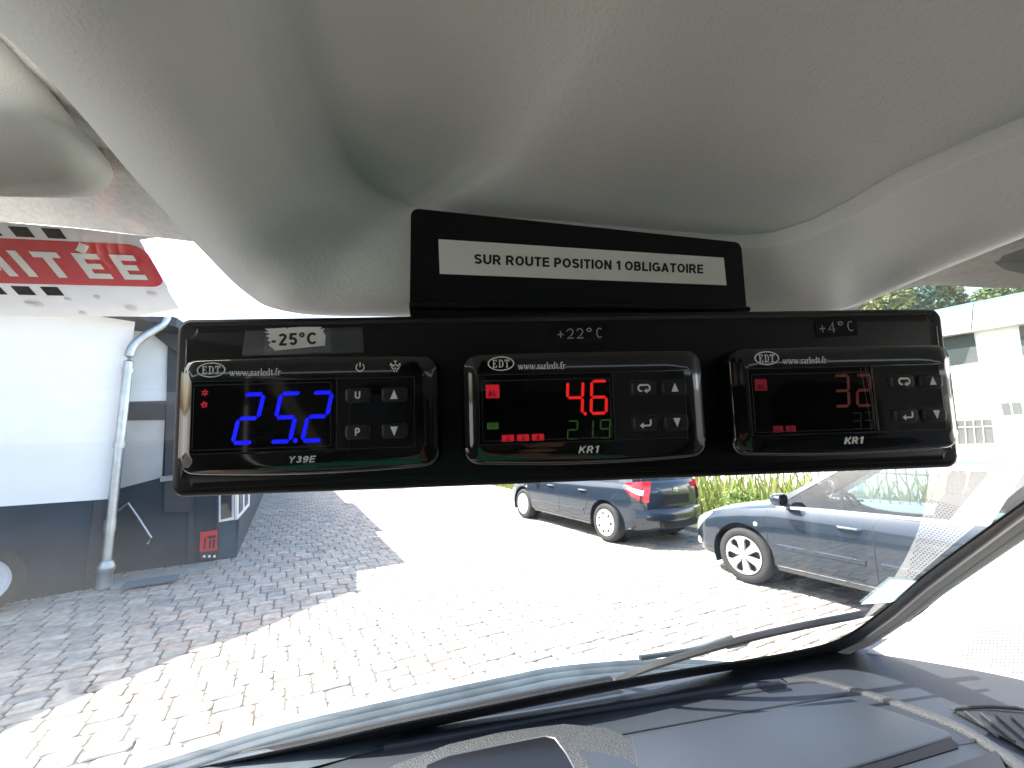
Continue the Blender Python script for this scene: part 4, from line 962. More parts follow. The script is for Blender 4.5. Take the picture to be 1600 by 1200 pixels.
# ---------------------------------------------------------------- parked cars
def window_mat(name, tint=(.55, .66, .66), boost=1.6): return glassy(name, tint, 1.5, boost)
m_tyre = noise(M('tyre_rubber', (.022, .022, .023), .8), 40, .2)
m_chrome = M('chrome', (.7, .7, .7), .12, 1)
m_int = noise(M('car_interior', (.05, .055, .06), .8), 20, .2)
m_winA = window_mat('car_window', (.5, .62, .62), 1.6)
def car(label, p_front, heading, paint, kind):
    """heading: unit vector to the nose; p_front: ground point under the near (left) front wheel"""
    hx = Vector((heading[0], heading[1], 0)).normalized(); hy = Vector((-hx.y, hx.x, 0))     # hy: the car's left
    WB = 2.62; HWID = .875; ax = WB/2; track = .775
    org = Vector(p_front)-hx*ax-hy*(track+.1); org.z = 0
    Mx = Matrix(((hx.x, hy.x, 0, org.x), (hx.y, hy.y, 0, org.y), (0, 0, 1, org.z), (0, 0, 0, 1)))
    root = empty('parked_car', Mx, label=label, cat='car', group='dark cars parked along the verge')
    fx = 2.15; rx = -2.03 if kind == 'hatch' else -2.35
    XS = [rx, rx+.06, rx+.16, rx+.35, -1.55, -1.3, -1.0, -.5, 0, .5, .9, 1.1, 1.35, 1.6, 1.8, 1.95, 2.07, fx]
    def hw(x): return interp(x, [rx, rx+.06, rx+.2, rx+.5, -1.2, 0, 1.2, 1.6, 1.85, 2.0, 2.1, fx], [.58, .70, .79, .85, .885, .885, .88, .86, .80, .70, .58, .40])
    def zs(x): return interp(x, [rx, rx+.1, -1.5, -.5, .5, .95, 1.3, 1.7, 1.95, 2.08, fx], [.90, .97, .99, .965, .94, .92, .87, .79, .70, .62, .55])
    def zb(x): return interp(x, [rx, rx+.15, rx+.4, 1.6, 1.95, fx], [.34, .27, .20, .20, .22, .30])
    def sect(x):
        w_, s_, b_ = hw(x), zs(x), zb(x); c_ = s_+.045 if x > .9 else s_+.03
        return [(w_*.80, b_), (w_*.93, b_+.03), (w_*.975, b_+.11), (w_*.99, lerp(b_, s_, .36)), (w_, lerp(b_, s_, .58)), (w_*.992, lerp(b_, s_, .76)), (w_*.972, lerp(b_, s_, .84)), (w_*.965, lerp(b_, s_, .88)), (w_*.93, lerp(b_, s_, .97)), (w_*.86, s_), (w_*.55, lerp(s_, c_, .7)), (0.001, c_)]
    def fine(xs_, n=3):
        out = []
        for a, b in zip(xs_, xs_[1:]): out += [lerp(a, b, k/n) for k in range(n)]
        return out+[xs_[-1]]
    b_ = MB(); rows = []
    for x in fine(XS, 3):
        S = sect(x); rows.append([Vector((x, y, z)) for y, z in S]+[Vector((x, -y, z)) for y, z in S[::-1]])
    b_.grid(rows, True); n = len(rows[0])
    b_.f += [tuple(range(n)), tuple(range(len(b_.v)-n, len(b_.v)))[::-1]]; b_.mi += [0, 0]
    me = b_.mesh('body', True, 50); body = link('body', me, paint, root)
    # wheel arches cut through the flanks
    cut = MB()
    for xa in (ax, -ax):
        for sy in (1, -1):
            q = [Vector((xa+.36*math.cos(a), sy*.60, .325+.36*math.sin(a))) for a in [2*math.pi*k/40 for k in range(40)]]
            cut.prism(q, (0, sy*.5, 0))
    co = cut.build('cutter', paint); co.matrix_world = Mx; 
    mod = body.modifiers.new('b', 'BOOLEAN'); mod.object = co; mod.operation = 'DIFFERENCE'; mod.solver = 'EXACT'
    body.matrix_world = Mx @ Matrix.Identity(4); bpy.context.view_layer.update()
    body.matrix_parent_inverse = Matrix.Identity(4); body.matrix_basis = Matrix.Identity(4); bpy.context.view_layer.update()
    dg = bpy.context.evaluated_depsgraph_get(); nm = bpy.data.meshes.new_from_object(body.evaluated_get(dg))
    body.modifiers.clear(); body.data = nm; nm.materials.clear(); nm.materials.append(paint)
    nm.polygons.foreach_set('use_smooth', [True]*len(nm.polygons)); nm.set_sharp_from_angle(angle=math.radians(38))
    bpy.data.objects.remove(co)
    for xa in (ax, -ax):
        for sy in (1, -1):
            lin = MB()
            lin.grid([[Vector((xa+.372*math.cos(a), sy*y_, .325+.372*math.sin(a))) for a in [math.pi*k/16-.4 for k in range(21)]] for y_ in (.60, .855)])
            lin.prism([Vector((xa+.37*math.cos(a), sy*.60, .325+.37*math.sin(a))) for a in [2*math.pi*k/30 for k in range(30)]], (0, -sy*.01, 0))
            lin.build('wheel_arch', m_blk, root)
    def surf_y(x, z):
        S = sect(x); return float(np.interp(z, [q[1] for q in S[:10]], [q[0] for q in S[:10]]))
    def strip(name, pts, wd, pr, mat, par=root, side=1):    # a strip following the flank, pts (x, z)
        mm = MB(); L = []; R_ = []; P = []
        for i, p in enumerate(pts):
            t = Vector(pts[min(i+1, len(pts)-1)])-Vector(pts[max(i-1, 0)]); t = t.normalized(); nrm = Vector((-t.y, t.x))
            row = []
            for k in (-1, -.6, .6, 1):
                q = Vector(p)+nrm*wd/2*k; row.append(Vector((q.x, side*(surf_y(q.x, q.y)+(pr if abs(k) < .9 else -.002)), q.y)))
            P.append(row)
        mm.grid(P); return mm.build(name, mat, par, smooth=True, angle=30)
    def line(a, b, n=14): return [(lerp(a[0], b[0], k/n), lerp(a[1], b[1], k/n)) for k in range(n+1)]
    # wheels
    for xa in (ax, -ax):
        for sy in (1, -1):
            c = Vector((xa, sy*(track+.075), .316)); A = Vector((0, sy, 0))
            ty = MB().lathe([(.20, -.19), (.255, -.19), (.298, -.18), (.314, -.15), (.316, -.1), (.314, -.04), (.300, -.008), (.27, .004), (.238, .002), (.215, -.006), (.208, -.03), (.20, -.19)], c, A, 48)
            wh = link('wheel', ty.mesh('tyre', True, 60), m_tyre, root)
            r_ = MB().lathe([(.001, -.055), (.19, -.055), (.204, -.05), (.209, -.02), (.214, .0), (.217, .002), (.219, -.004)], c, A, 48)
            rim_m = m_rimA if kind == 'hatch' else m_rimB
            rm = r_.build('rim', m_blk if True else rim_m, wh, smooth=True)
            lp = MB().lathe([(.196, -.012), (.200, .004), (.214, .006), (.218, -.002)], c, A, 48); lp.build('rim_edge', rim_m, wh, smooth=True)
            sp = MB()
            e1 = Vector((1, 0, 0)); e2 = Vector((0, 0, 1)); 
            def P3(r, a, h): return c+(e1*math.cos(a)+e2*math.sin(a))*r+A*h
            if kind == 'hatch':                              # white wheel cover with seven small openings
                N = 84; 
                cov = MB()
                rr_ = [.03, .06, .10, .125, .15, .172, .185, .20]
                for ri in range(len(rr_)-1):
                    for k in range(N):
                        ph = (k % 12)
                        if .124 < rr_[ri] < .17 and 4 <= ph <= 7 and not (ri == 4 and False): continue
                        h = lambda r: .012-.4*(r-.1)**2*1.2+.004
                        a0 = 2*math.pi*k/N; a1 = 2*math.pi*(k+1)/N
                        cov.add([P3(rr_[ri], a0, h(rr_[ri])), P3(rr_[ri], a1, h(rr_[ri])), P3(rr_[ri+1], a1, h(rr_[ri+1])), P3(rr_[ri+1], a0, h(rr_[ri+1]))], [(0, 1, 2, 3)])
                cov.build('wheel_cover', rim_m, wh, smooth=True)
                MB().lathe([(.001, .022), (.028, .021), (.032, .015)], c, A, 20).build('hub_cap', m_chrome, wh, smooth=True)
            else:                                            # alloy with six wide spokes
                for k in range(6):
                    a = math.pi*2*k/6+.35
                    prof = [(.03, .5, .010), (.07, .42, .006), (.12, .30, 0), (.165, .25, 0), (.20, .36, .0)]
                    Lf = [P3(r, a-w_, h+.004) for r, w_, h in prof]; Rt = [P3(r, a+w_, h+.004) for r, w_, h in prof]
                    C_ = [P3(r, a, h+.013) for r, w_, h in prof]
                    Lb = [P3(r, a-w_, h-.03) for r, w_, h in prof]; Rb = [P3(r, a+w_, h-.03) for r, w_, h in prof]
                    sp.grid([Lb, Lf, C_, Rt, Rb])
                sp.build('spokes', rim_m, wh, smooth=True, angle=35)
                MB().lathe([(.001, .024), (.03, .022), (.05, .010), (.05, -.02)], c, A, 20).build('hub_cap', rim_m, wh, smooth=True)
                bt = MB()
                for k in range(5): 
                    a = 2*math.pi*k/5; q = P3(.052, a, .012); bt.lathe([(.001, .004), (.008, .003), (.009, -.004)], q, A, 8)
                bt.build('wheel_bolts', m_blk, wh)
    # cabin: side frames, glass, roof
    wf, wt = (1.02, .22) if kind == 'hatch' else (1.06, .30)
    rbk, rtk = (-1.86, -1.62) if kind == 'hatch' else (-2.22, -2.0)
    zr = 1.475 if kind == 'hatch' else 1.49
    def cs(x01, t, sy, off=0):                               # x01: 0 rear .. 1 front
        xb = lerp(rbk, wf, x01); xt = lerp(rtk, wt, x01); x = lerp(xb, xt, t)
        yb = surf_y(min(max(xb, rx+.3), 1.3), zs(xb)-.02)*.965; yt = .60-.05*max(0, (.12-x01)/.12)
        y = lerp(yb, yt, t**1.15); zb_ = zs(xb)-.015; zt_ = zr-.055-.05*max(0, (.25-x01)/.25)-.02*max(0, (x01-.8)/.2)
        return Vector((x, sy*(y+off), lerp(zb_, zt_, t)))
    def patch(name, a0, a1, t0, t1, mat, sy, off, par, lean=0, n=10, th=0):
        mm = MB(); R_ = [[cs(lerp(a0+lean*(t if True else 0), a1+lean*t, k/n), t, sy, off) for k in range(n+1)] for t in np.linspace(t0, t1, 6)]
        mm.grid(R_); 
        if th:
            mm.grid([[p-Vector((0, sy*th, 0)) for p in r_] for r_ in R_])
        return mm.build(name, mat, par, smooth=True, fix=True)
    pil = m_pilB if kind != 'hatch' else paint
    for sy in (1, -1):
        patch('belt_rail', 0, 1, -.03, .05, paint if kind == 'hatch' else m_pilB, sy, .004, root)
        patch('roof_rail', 0, 1, .90, 1.02, paint, sy, .004, root)
        patch('pillar', .965, 1.0, 0, 1, paint, sy, .006, root)
        patch('pillar', .40 if kind == 'hatch' else .455, .465 if kind == 'hatch' else .53, 0, 1, pil, sy, .005, root)
        patch('pillar', 0, .10 if kind == 'hatch' else .03, 0, 1, paint, sy, .006, root)
        if kind != 'hatch': patch('pillar', .175, .195, 0, 1, pil, sy, .005, root)
        patch('side_window', .465 if kind == 'hatch' else .53, .965, .05, .90, m_winA, sy, 0, root)
        patch('side_window', .10 if kind == 'hatch' else .195, .40 if kind == 'hatch' else .455, .05, .90, m_winA, sy, 0, root)
        if kind != 'hatch': patch('side_window', .03, .175, .05, .90, m_winA, sy, 0, root)
    def across(a, t): 
        l, r = cs(a, t, 1, .004), cs(a, t, -1, .004); return [l.lerp(r, k/12)+Vector((.10*math.sin(math.pi*k/12)*(1 if a > .5 else -.6)*1, 0, .012*math.sin(math.pi*k/12))) for k in range(13)]
    mm = MB(); mm.grid([across(1, t) for t in np.linspace(-.05, 1, 6)]); mm.build('windscreen', m_winA, root, smooth=True)
    mm = MB(); mm.grid([across(0, t) for t in np.linspace(.05, .9, 6)]); mm.build('rear_window', m_winA, root, smooth=True)
    mm = MB(); rows = []
    for a in np.linspace(0, 1, 12):
        l, r = cs(a, 1, 1, .004), cs(a, 1, -1, .004); e = .10 if a == 1 else 0
        rows.append([l.lerp(r, k/12)+Vector(((.10*math.sin(math.pi*k/12)*max(0, (a-.8)/.2))-.06*math.sin(math.pi*k/12)*max(0, (.2-a)/.2), 0, (.055+.0*a)*math.sin(math.pi*k/12)**.6)) for k in range(13)])
    mm.grid(rows); mm.grid([rows[0], [p+Vector((-.05, 0, -.02)) for p in rows[0]]]); roof = mm.build('roof', paint, root, smooth=True)
    if kind != 'hatch':
        for sy in (1, -1):
            mm = MB(); mm.tube([Vector((lerp(-1.9, .1, k/10), sy*.56, zr+.035+.012*math.sin(math.pi*k/10)-(.035 if k in (0, 10) else 0))) for k in range(11)], .013, 8); mm.build('roof_bar', m_chrome, root, smooth=True)
    # interior: floor tub, dash, steering wheel, seats
    mm = MB(); mm.box((-1.7, -.72, .5), (.95, .72, .52)); mm.box((.55, -.70, .55), (1.0, .70, .93)); mm.box((.50, -.68, .80), (.60, .68, .95)); mm.build('dashboard', m_int, root, bevel=.03, smooth=True)
    for (x_, ys) in ((-.28, (.36, -.36)), (-1.15, (.36, -.36))):
        for y_ in ys:
            mm = MB(); rws = []
            for z_, d_, w_ in ((.52, .10, .22), (.60, .13, .25), (.8, .11, .25), (1.0, .09, .23), (1.12, .07, .19), (1.16, .05, .10), (1.18, .05, .09), (1.2, .06, .13), (1.33, .06, .13), (1.38, .04, .09)):
                cx = x_-.25*(z_-.5); rws.append([Vector((cx+d_*math.cos(a), y_+w_*math.sin(a), z_)) for a in [2*math.pi*k/12 for k in range(12)]])
            mm.grid(rws, True); st = mm.build('seat', m_int, root, smooth=True)
            mm = MB(); mm.box((x_-.05, y_-.24, .5), (x_+.45, y_+.24, .64)); mm.build('seat_cushion', m_int, st, bevel=.05, smooth=True)
    c = Vector((.33, .37, .93)); axs = Vector((-.9, 0, .45)).normalized(); e1 = Vector((0, 1, 0)); e2 = axs.cross(e1)
    mm = MB(); mm.tube([c+(e1*math.cos(a)+e2*math.sin(a))*.185 for a in [2*math.pi*k/24 for k in range(25)]], .015, 8)
    for a in (0, math.pi, -math.pi/2, ): mm.tube([c, c+(e1*math.cos(a)+e2*math.sin(a))*.18], .018, 6)
    mm.build('steering_wheel', m_blk, root, smooth=True)
    # flank details, both sides
    seam_x = (1.0, .02 if kind != 'hatch' else -.06, -.98)
    for sy in (1, -1):
        for i, x_ in enumerate(seam_x):
            pts = line((x_, zs(x_)-.02), (x_-.0, .30)) if i < 2 else [(-.98+.02, zs(-1)-.02), (-.95, .85), (-.93, .72), (-.90, .62), (-.84, .52), (-.80, .40), (-.80, .30)]
            strip('door_seam', pts, .010, .0015, m_blk, side=sy)
        strip('sill', line((.93, .255), (-.90, .255), 20), .05, .006, m_trim if kind != 'hatch' else paint, side=sy)
        if kind != 'hatch':
            strip('side_moulding', line((.90, .50), (.10, .50), 14), .055, .012, paint, side=sy)
            strip('side_moulding', line((-.02, .50), (-.78, .50), 14), .055, .012, paint, side=sy)
            strip('sill_line', line((.93, .29), (-.9, .29), 20), .012, .012, m_chrome, side=sy)
        else:
            strip('side_moulding', line((.86, .43), (-.78, .46), 20), .035, .010, paint, side=sy)
        for x_ in ((-.78, .12) if kind != 'hatch' else (-.86, .12)):
            zz = .80 if kind != 'hatch' else .80
            hd = MB(); yy = surf_y(x_, zz)
            hd.tube([Vector((x_-.0, sy*(yy-.004), zz)), Vector((x_+.02, sy*(yy+.028), zz+.003)), Vector((x_+.10, sy*(yy+.033), zz+.004)), Vector((x_+.17, sy*(yy+.028), zz+.002)), Vector((x_+.19, sy*(yy-.004), zz))], .014, 8)
            hd.build('door_handle', m_hand, root, smooth=True)
        if True:                                             # indicator repeater on the wing
            rp = MB(); x_ = 1.13; zz = .70; yy = surf_y(x_, zz); rp.lathe([(.001, .012), (.02, .010), (.026, .001)], (x_, sy*(yy-.002), zz), (0, sy, 0), 16); rp.build('side_indicator', m_lamp, root, smooth=True)
        # mirror
        mi_ = MB(); cx, cy, cz = .80, .98, 1.02; rws = []
        for k, (dx, s_) in enumerate(((.07, .15), (.06, .6), (.03, .9), (-.02, 1), (-.05, .98), (-.055, .9))):
            rws.append([Vector((cx+dx, sy*(cy+.10*s_*math.copysign(abs(math.cos(a))**.7, math.cos(a))), cz+.065*s_*math.copysign(abs(math.sin(a))**.7, math.sin(a)))) for a in [2*math.pi*k2/20 for k2 in range(20)]])
        mi_.grid(rws, True); mr_ = mi_.build('wing_mirror', paint, root, smooth=True)
        a_ = MB(); a_.tube([Vector((.82, sy*.80, .95)), Vector((.81, sy*.91, .97))], .025, 8); a_.build('mirror_foot', m_blk, mr_, smooth=True)
    # lamps and bumpers
    for sy in (1, -1):
        hl = MB(); rws = []
        for x_ in np.linspace(1.72, 2.10, 9):
            q = (x_-1.72)/.38; zt_ = zs(x_)-.01; zl = zt_-lerp(.03, .17, min(1, q*1.5)); row = []
            for k in range(7):
                z_ = lerp(zl, zt_, k/6); row.append(Vector((x_, sy*(surf_y(x_, z_)+.006), z_)))
            rws.append(row)
        hl.grid(rws); hl.build('headlight', m_lamp, root, smooth=True)
        tl = MB(); rws = []; rws2 = []
        for x_ in np.linspace(rx+.005, rx+.34, 10):
            q = (x_-rx)/.34; zt_ = 1.02-.04*q*q; zl = .70+.22*q**1.3; row = []
            for k in range(8):
                z_ = lerp(zl, zt_, k/7); zc = min(z_, zs(x_)-.02); row.append(Vector((x_-(.02 if q < .1 else 0), sy*(surf_y(x_, zc)+.007-.12*max(0, z_-zc)), z_)))
            rws.append(row)
        tl.grid(rws); t_ = tl.build('tail_light', m_tail, root, smooth=True)
        wl = MB(); wl.grid([[p+Vector((-.002, sy*.004, 0)) for p in r_[2:5]] for r_ in rws[1:8]]); wl.build('reversing_lens', m_lamp, t_, smooth=True)
        fb = MB(); x_ = 1.98; yy = surf_y(x_, .36); fb.lathe([(.001, .02), (.045, .015), (.055, -.01)], (x_, sy*(yy-.01), .36), (.5, sy*.85, 0), 18); fb.build('fog_light', m_lamp, root, smooth=True)
    # tail: hatch seam, plate recess, plate, oval badge, bumper step
    def rear(name, y0, y1, z0_, z1_, off, mat, par=root, n=8):
        mm = MB(); rws = []
        for k in range(5):
            z_ = lerp(z0_, z1_, k/4); rws.append([Vector((rx-off+.10*(abs(lerp(y0, y1, j/n))/.7)**2.2*0, lerp(y0, y1, j/n), z_)) for j in range(n+1)])
        mm.grid(rws); mm.prism([rws[0][0], rws[0][-1], rws[-1][-1], rws[-1][0]], (off*.9, 0, 0)); return mm.build(name, mat, par)
    tg = MB(); 
    for z_, o in ((1.0, .03), (.86, .075), (.70, .085), (.60, .05)): pass
    tgr = [[Vector((rx-o+.16*(y_/.62)**2*.6, y_, z_)) for y_ in np.linspace(-.60, .60, 13)] for z_, o in ((1.02, -.04), (.98, .02), (.86, .035), (.72, .04), (.62, .03), (.60, -.02))]
    tg.grid(tgr); tg.build('tailgate', paint, root, smooth=True, angle=60)
    rear('plate_recess', -.30, .30, .66, .80, .052, m_blk)
    pe = MB(); pe.lathe([(.001, .012), (.05, .010), (.06, 0)], (0, 0, 0), (-1, 0, 0), 24); pe.v = [(x_+rx-.040, y_*1.15, z_*.75+.88) for x_, y_, z_ in pe.v]; pe.build('badge', m_chrome, root, smooth=True)
    bp = MB(); bpr = [[Vector((rx-o+.20*(abs(y_)/.74)**2.4, y_, z_)) for y_ in np.linspace(-.78, .78, 17)] for z_, o in ((.60, .02), (.595, .10), (.57, .125), (.45, .135), (.34, .12), (.28, .07), (.27, -.1))]
    bp.grid(bpr); bmp = bp.build('rear_bumper', paint, root, smooth=True, angle=45)
    rear('bumper_vent', -.42, .42, .32, .40, .139, m_blk)
    return root
m_rimA = noise(M('white_wheel_cover', (.55, .57, .58), .4), 12, .05)
m_rimB = M('silver_alloy', (.62, .63, .64), .28, .6)
m_hand = M('handle_paint', (.12, .15, .18), .15, .4, coat=1)
m_trim = M('sill_trim', (.10, .11, .12), .3)
m_lamp = M('clear_lamp', (.65, .68, .7), .08, .3, coat=1)
m_tail = M('red_lamp', (.55, .01, .02), .12, coat=1)
m_pilB = M('door_frame_grey', (.30, .33, .37), .3, .4, coat=.5)
m_blue1 = M('dark_blue_paint', (.018, .028, .045), .22, .35, coat=1)
m_blue2 = M('slate_blue_paint', (.025, .038, .056), .24, .5, coat=1)
def G(u, v, z=0): return PZ(u, v, z)
hd_ = (-.5, .866)
car('dark navy hatchback with white wheel covers, tail lamps towards the van', G(816, 810), hd_, m_blue1, 'hatch')
car('slate blue estate car with silver alloy wheels, nose behind the navy hatchback', G(1163, 912), (-.53, .85), m_blue2, 'estate')

# ---------------------------------------------------------------- grey and white building on the left
N0, N1 = G(0, 945), G(160, 917); nd = (N1-N0).normalized(); nn_ = Vector((nd.y, -nd.x, 0))       # nn_: out of the near wall
bld = empty('building', Matrix.Translation(N1), label='white rendered building with slate grey plinth and recessed entrance', cat='building')
BI = Matrix.Translation(-N1)
def bb(mb_, name, mat, par=bld, **k):
    mb_.v = [tuple(BI @ Vector(p)) for p in mb_.v]; return mb_.build(name, mat, par, **k)
PL = .98; TOP = 3.12
far_l = N1-nd*7
def wallbox(mb_, a, b, z0, z1, th, out=0.0):                 # wall standing on the line a-b, thickness th behind it
    d = (b-a).normalized(); n_ = Vector((d.y, -d.x, 0)); a2 = a+n_*out; b2 = b+n_*out
    mb_.prism([Vector((a2.x, a2.y, z0)), Vector((b2.x, b2.y, z0)), Vector((b2.x, b2.y, z1)), Vector((a2.x, a2.y, z1))], -n_*th)
x = MB(); wallbox(x, far_l, N1, PL, TOP, .35); bb(x, 'wall', m_wall)
x = MB(); wallbox(x, far_l, N1-nd*.16, -.05, PL, .35, -.012); bb(x, 'plinth', m_plinth)
x = MB(); wallbox(x, N1-nd*.16, N1+nd*.03, -.05, PL-.003, .37, .008); bb(x, 'corner_post', m_dkgrey)
# recess: side cheek, rear wall, then the wing with a window running away from us
R0, R1 = G(160, 899), G(369, 871)
rd = (R1-R0).normalized(); RN = Vector((rd.y, -rd.x, 0))
x = MB(); wallbox(x, R0-rd*.8, R1, -.05, TOP, .3); bb(x, 'recess_wall', m_plinth)
S1 = G(415, 765); S1 = R1+(S1-R1).normalized()*11; sdir = (S1-R1).normalized()
x = MB(); wallbox(x, R1+sdir*.003, S1, -.05, TOP, .3, .0); bb(x, 'side_wall', m_plinth)
def onwall(L, off): return [PP(u, v, R0+RN*off, RN) for u, v in L]
def panel_on(name, L, off, mat, th=.02, par=bld, **k):
    x = MB(); x.prism(onwall(L, off), -RN*th); return bb(x, name, mat, par, **k)
m_grey2 = noise(M('pale_grey_panel', (.42, .42, .41), .7), 3, .08)
m_pale = noise(M('white_soffit_panel', (.62, .68, .72), .6), 3, .05)
panel_on('upper_panel', [(196,500),(262,500),(264,548),(263,627),(192,628)], .012, m_pale)
panel_on('dark_band', [(186,628),(266,626),(264,656),(184,657)], .03, m_dkgrey)
panel_on('side_panel', [(184,657),(258,652),(253,746),(180,765)], .016, m_grey2)
panel_on('dark_column', [(262,540),(300,540),(300,800),(256,800)], .06, m_dkgrey, .05)
panel_on('eaves_beam', [(200,488),(232,488),(300,538),(300,566),(262,540)], .12, m_dkgrey, .08)
panel_on('jamb', [(296,770),(304,770),(302,880),(292,882)], .03, m_dkgrey)
panel_on('ledge', [(250,745),(275,742),(275,750),(250,753)], .10, m_conc, .08)
# handrail
x = MB(); hr = onwall([(184,798),(200,786),(214,806),(236,840),(231,850)], .10); x.tube(hr, .018, 8)
x.tube(onwall([(206,795)], .02)+onwall([(206,795)], .1), .008, 6); x.tube(onwall([(228,828)], .02)+onwall([(228,828)], .1), .008, 6)
bb(x, 'handrail', m_zinc, smooth=True)
# window of the side wall, seen edge-on, with a pale sill
SN = Vector((sdir.y, -sdir.x, 0))
if SN.dot(O-R1) < 0: SN = -SN
def onside(L, off): return [PP(u, v, R1+SN*off, SN) for u, v in L]
wa = R1+sdir*.25; 
m_frm = M('white_frame', (.75, .76, .77), .4); m_pn = M('window_pane', (.03, .04, .05), .05)
panel_on('end_face', [(339,560),(368,560),(369,870),(339,874)], .012, noise(M('blue_grey_render', (.045, .07, .09), .8), 4, .15), .02)
x = MB(); x.prism(onside([(371,690),(392,690),(390,790),(371,812)], .02), -SN*.03); wdw = bb(x, 'window', m_frm)
x = MB(); x.prism(onside([(374,700),(380,700),(380,796),(374,803)], .028), -SN*.004); bb(x, 'pane', m_pn, wdw)
x = MB(); x.prism(onside([(383,700),(389,700),(388,786),(383,792)], .028), -SN*.004); bb(x, 'pane', m_pn, wdw)
x = MB(); x.prism(onwall([(342,690),(366,690),(366,812),(342,816)], .03), -RN*.03); wd2 = bb(x, 'window', m_frm)
x = MB(); x.prism(onwall([(345,700),(362,700),(362,808),(345,812)], .038), -RN*.004); bb(x, 'pane', m_pn, wd2)
zs_ = .40
x = MB(); x.prism([PZ(u, v, zs_) for u, v in [(337,823),(373,817),(392,790),(384,788),(366,806),(341,812)]], (0, 0, -.05)); bb(x, 'window_sill', m_grey2, bevel=.006)
# roof slab: its outline throws the stepped shadow on the yard
off = Vector((SUN.x/SUN.z, SUN.y/SUN.z, 0))*(TOP+.06)
shp = [G(u, v) for u, v in [(0,1140),(72,1106),(300,1014),(381,990),(552,920),(553,881),(534,841),(594,829),(550,786),(497,787),(488,762)]]
rf = [p+off for p in shp]; rf = [rf[0]-(rf[2]-rf[0]).normalized()*3]+rf+[rf[-1]+Vector((-3, 6, 0)), rf[-1]+Vector((-12, 6, 0)), Vector((-14, -2, 0))]
x = MB(); x.prism([Vector((p.x, p.y, TOP)) for p in rf], (0, 0, .12)); bb(x, 'roof', m_dkgrey)
# rainwater pipe
pn = PP(172, 880, N1+nn_*.09, nn_); 
pp_ = [PP(u, v, N1+nn_*.10, nn_) for u, v in [(164,893),(175,800),(186,700),(195,620),(201,565),(204,548),(211,537),(224,526),(240,516),(252,508),(260,498),(264,480)]]
x = MB(); x.tube(cr(pp_, 3), .048, 12); pipe = bb(x, 'downpipe', m_zinc, smooth=True)
for q in ((173,812,171,830),(187,690,186,700),(200,575,199,583)):
    x = MB(); a_, b_ = [PP(u, v, N1+nn_*.10, nn_) for u, v in (q[:2], q[2:])]; x.tube([a_, b_], .056, 12); bb(x, 'pipe_collar', m_zinc, pipe, smooth=True, angle=30)
x = MB(); b0 = PP(165, 890, N1+nn_*.10, nn_); x.lathe([(.06, .10), (.085, .04), (.085, 0), (.07, -.03), (.075, -.2)], b0, (0, 0, 1), 14); bb(x, 'pipe_foot', m_zinc, pipe, smooth=True)
# step and mat
stp_ = [G(172, 905, .03), G(335, 878, .03), G(335, 884, .03), G(268, 897, .03), G(195, 918, .03), G(172, 918, .03)]
x = MB(); x.prism(stp_, (0, 0, -.06)); bb(x, 'door_step', m_conc, bevel=.01)
c_ = G(232, 909, .0); x = MB(); x.prism([p-c_ for p in [G(186,919,.045), G(200,908,.045), G(282,896,.045), G(274,906,.045)]], (0, 0, -.012))
o = x.build('door_mat', noise(M('blue_grey_mat', (.10, .145, .185), .9), 60, .2)); o.location = c_; tag(o, 'blue grey mat lying along the concrete entrance step', 'mat')
# pale gravel line at the foot of the near wall
gv = MB(); rg = random.Random(11)
for k in range(420):
    p = N0-nd*.6+nd*rg.uniform(0, 1.35)+nn_*rg.uniform(.01, .07); r_ = rg.uniform(.006, .014)
    q = [p+Vector((rg.uniform(-r_, r_), rg.uniform(-r_, r_), rg.uniform(0, r_))) for _ in range(4)]; gv.add(q, [(0,1,2), (0,2,3), (0,3,1), (1,3,2)])
tag(gv.build('gravel', M('pale_gravel', (.5, .49, .46), .9)), kind='stuff')
# red warning box on the wing's end wall
sc_ = onwall([(328, 846)], .05)[0]
sg = empty('warning_sign', Matrix.Translation(sc_), label='small red and black notice on the dark wall below the window sill', cat='sign')
def sgp(name, L, off, mat, th=.004):
    x = MB(); x.prism([p-sc_ for p in onwall(L, off)], -RN*th); return x.build(name, mat, sg)
sgp('sign_plate', [(313,832),(340,828),(339,860),(312,863)], .05, M('sign_red', (.55, .02, .03), .5), .02)
sgp('sign_base', [(312,863),(339,860),(339,872),(312,875)], .05, M('sign_black', (.03, .03, .035), .5), .02)
for L in ([(319,841),(322,840),(321,857),(318,857)], [(324,838),(337,836),(337,840),(324,842)], [(327,843),(330,842),(329,857),(326,857)], [(333,842),(336,842),(335,856),(332,857)]): sgp('sign_mark', L, .054, m_blk, .002)
for u in (317, 325, 333): sgp('sign_mark', [(u,868),(u+4,867),(u+4,871),(u,871)], .054, m_print, .002)
# wheel standing at the far left edge
wc = PP(-33, 899, N0+nn_*.28, nn_); 
root = empty('loose_wheel', Matrix.Translation(Vector((wc.x, wc.y, 0))), label='wheel with a pale rim at the left edge of the view, beside the grey plinth', cat='wheel')
cz = Vector((0, 0, .315)); x = MB().lathe([(.2, -.1), (.27, -.1), (.31, -.08), (.316, 0), (.31, .08), (.27, .1), (.22, .1), (.2, .05)], cz, nn_, 40); x.build('tyre', m_tyre, root, smooth=True)
x = MB().lathe([(.001, .05), (.05, .05), (.09, .03), (.19, .06), (.215, .1), (.222, .09)], cz, nn_, 40); x.build('rim', m_rimA, root, smooth=True)

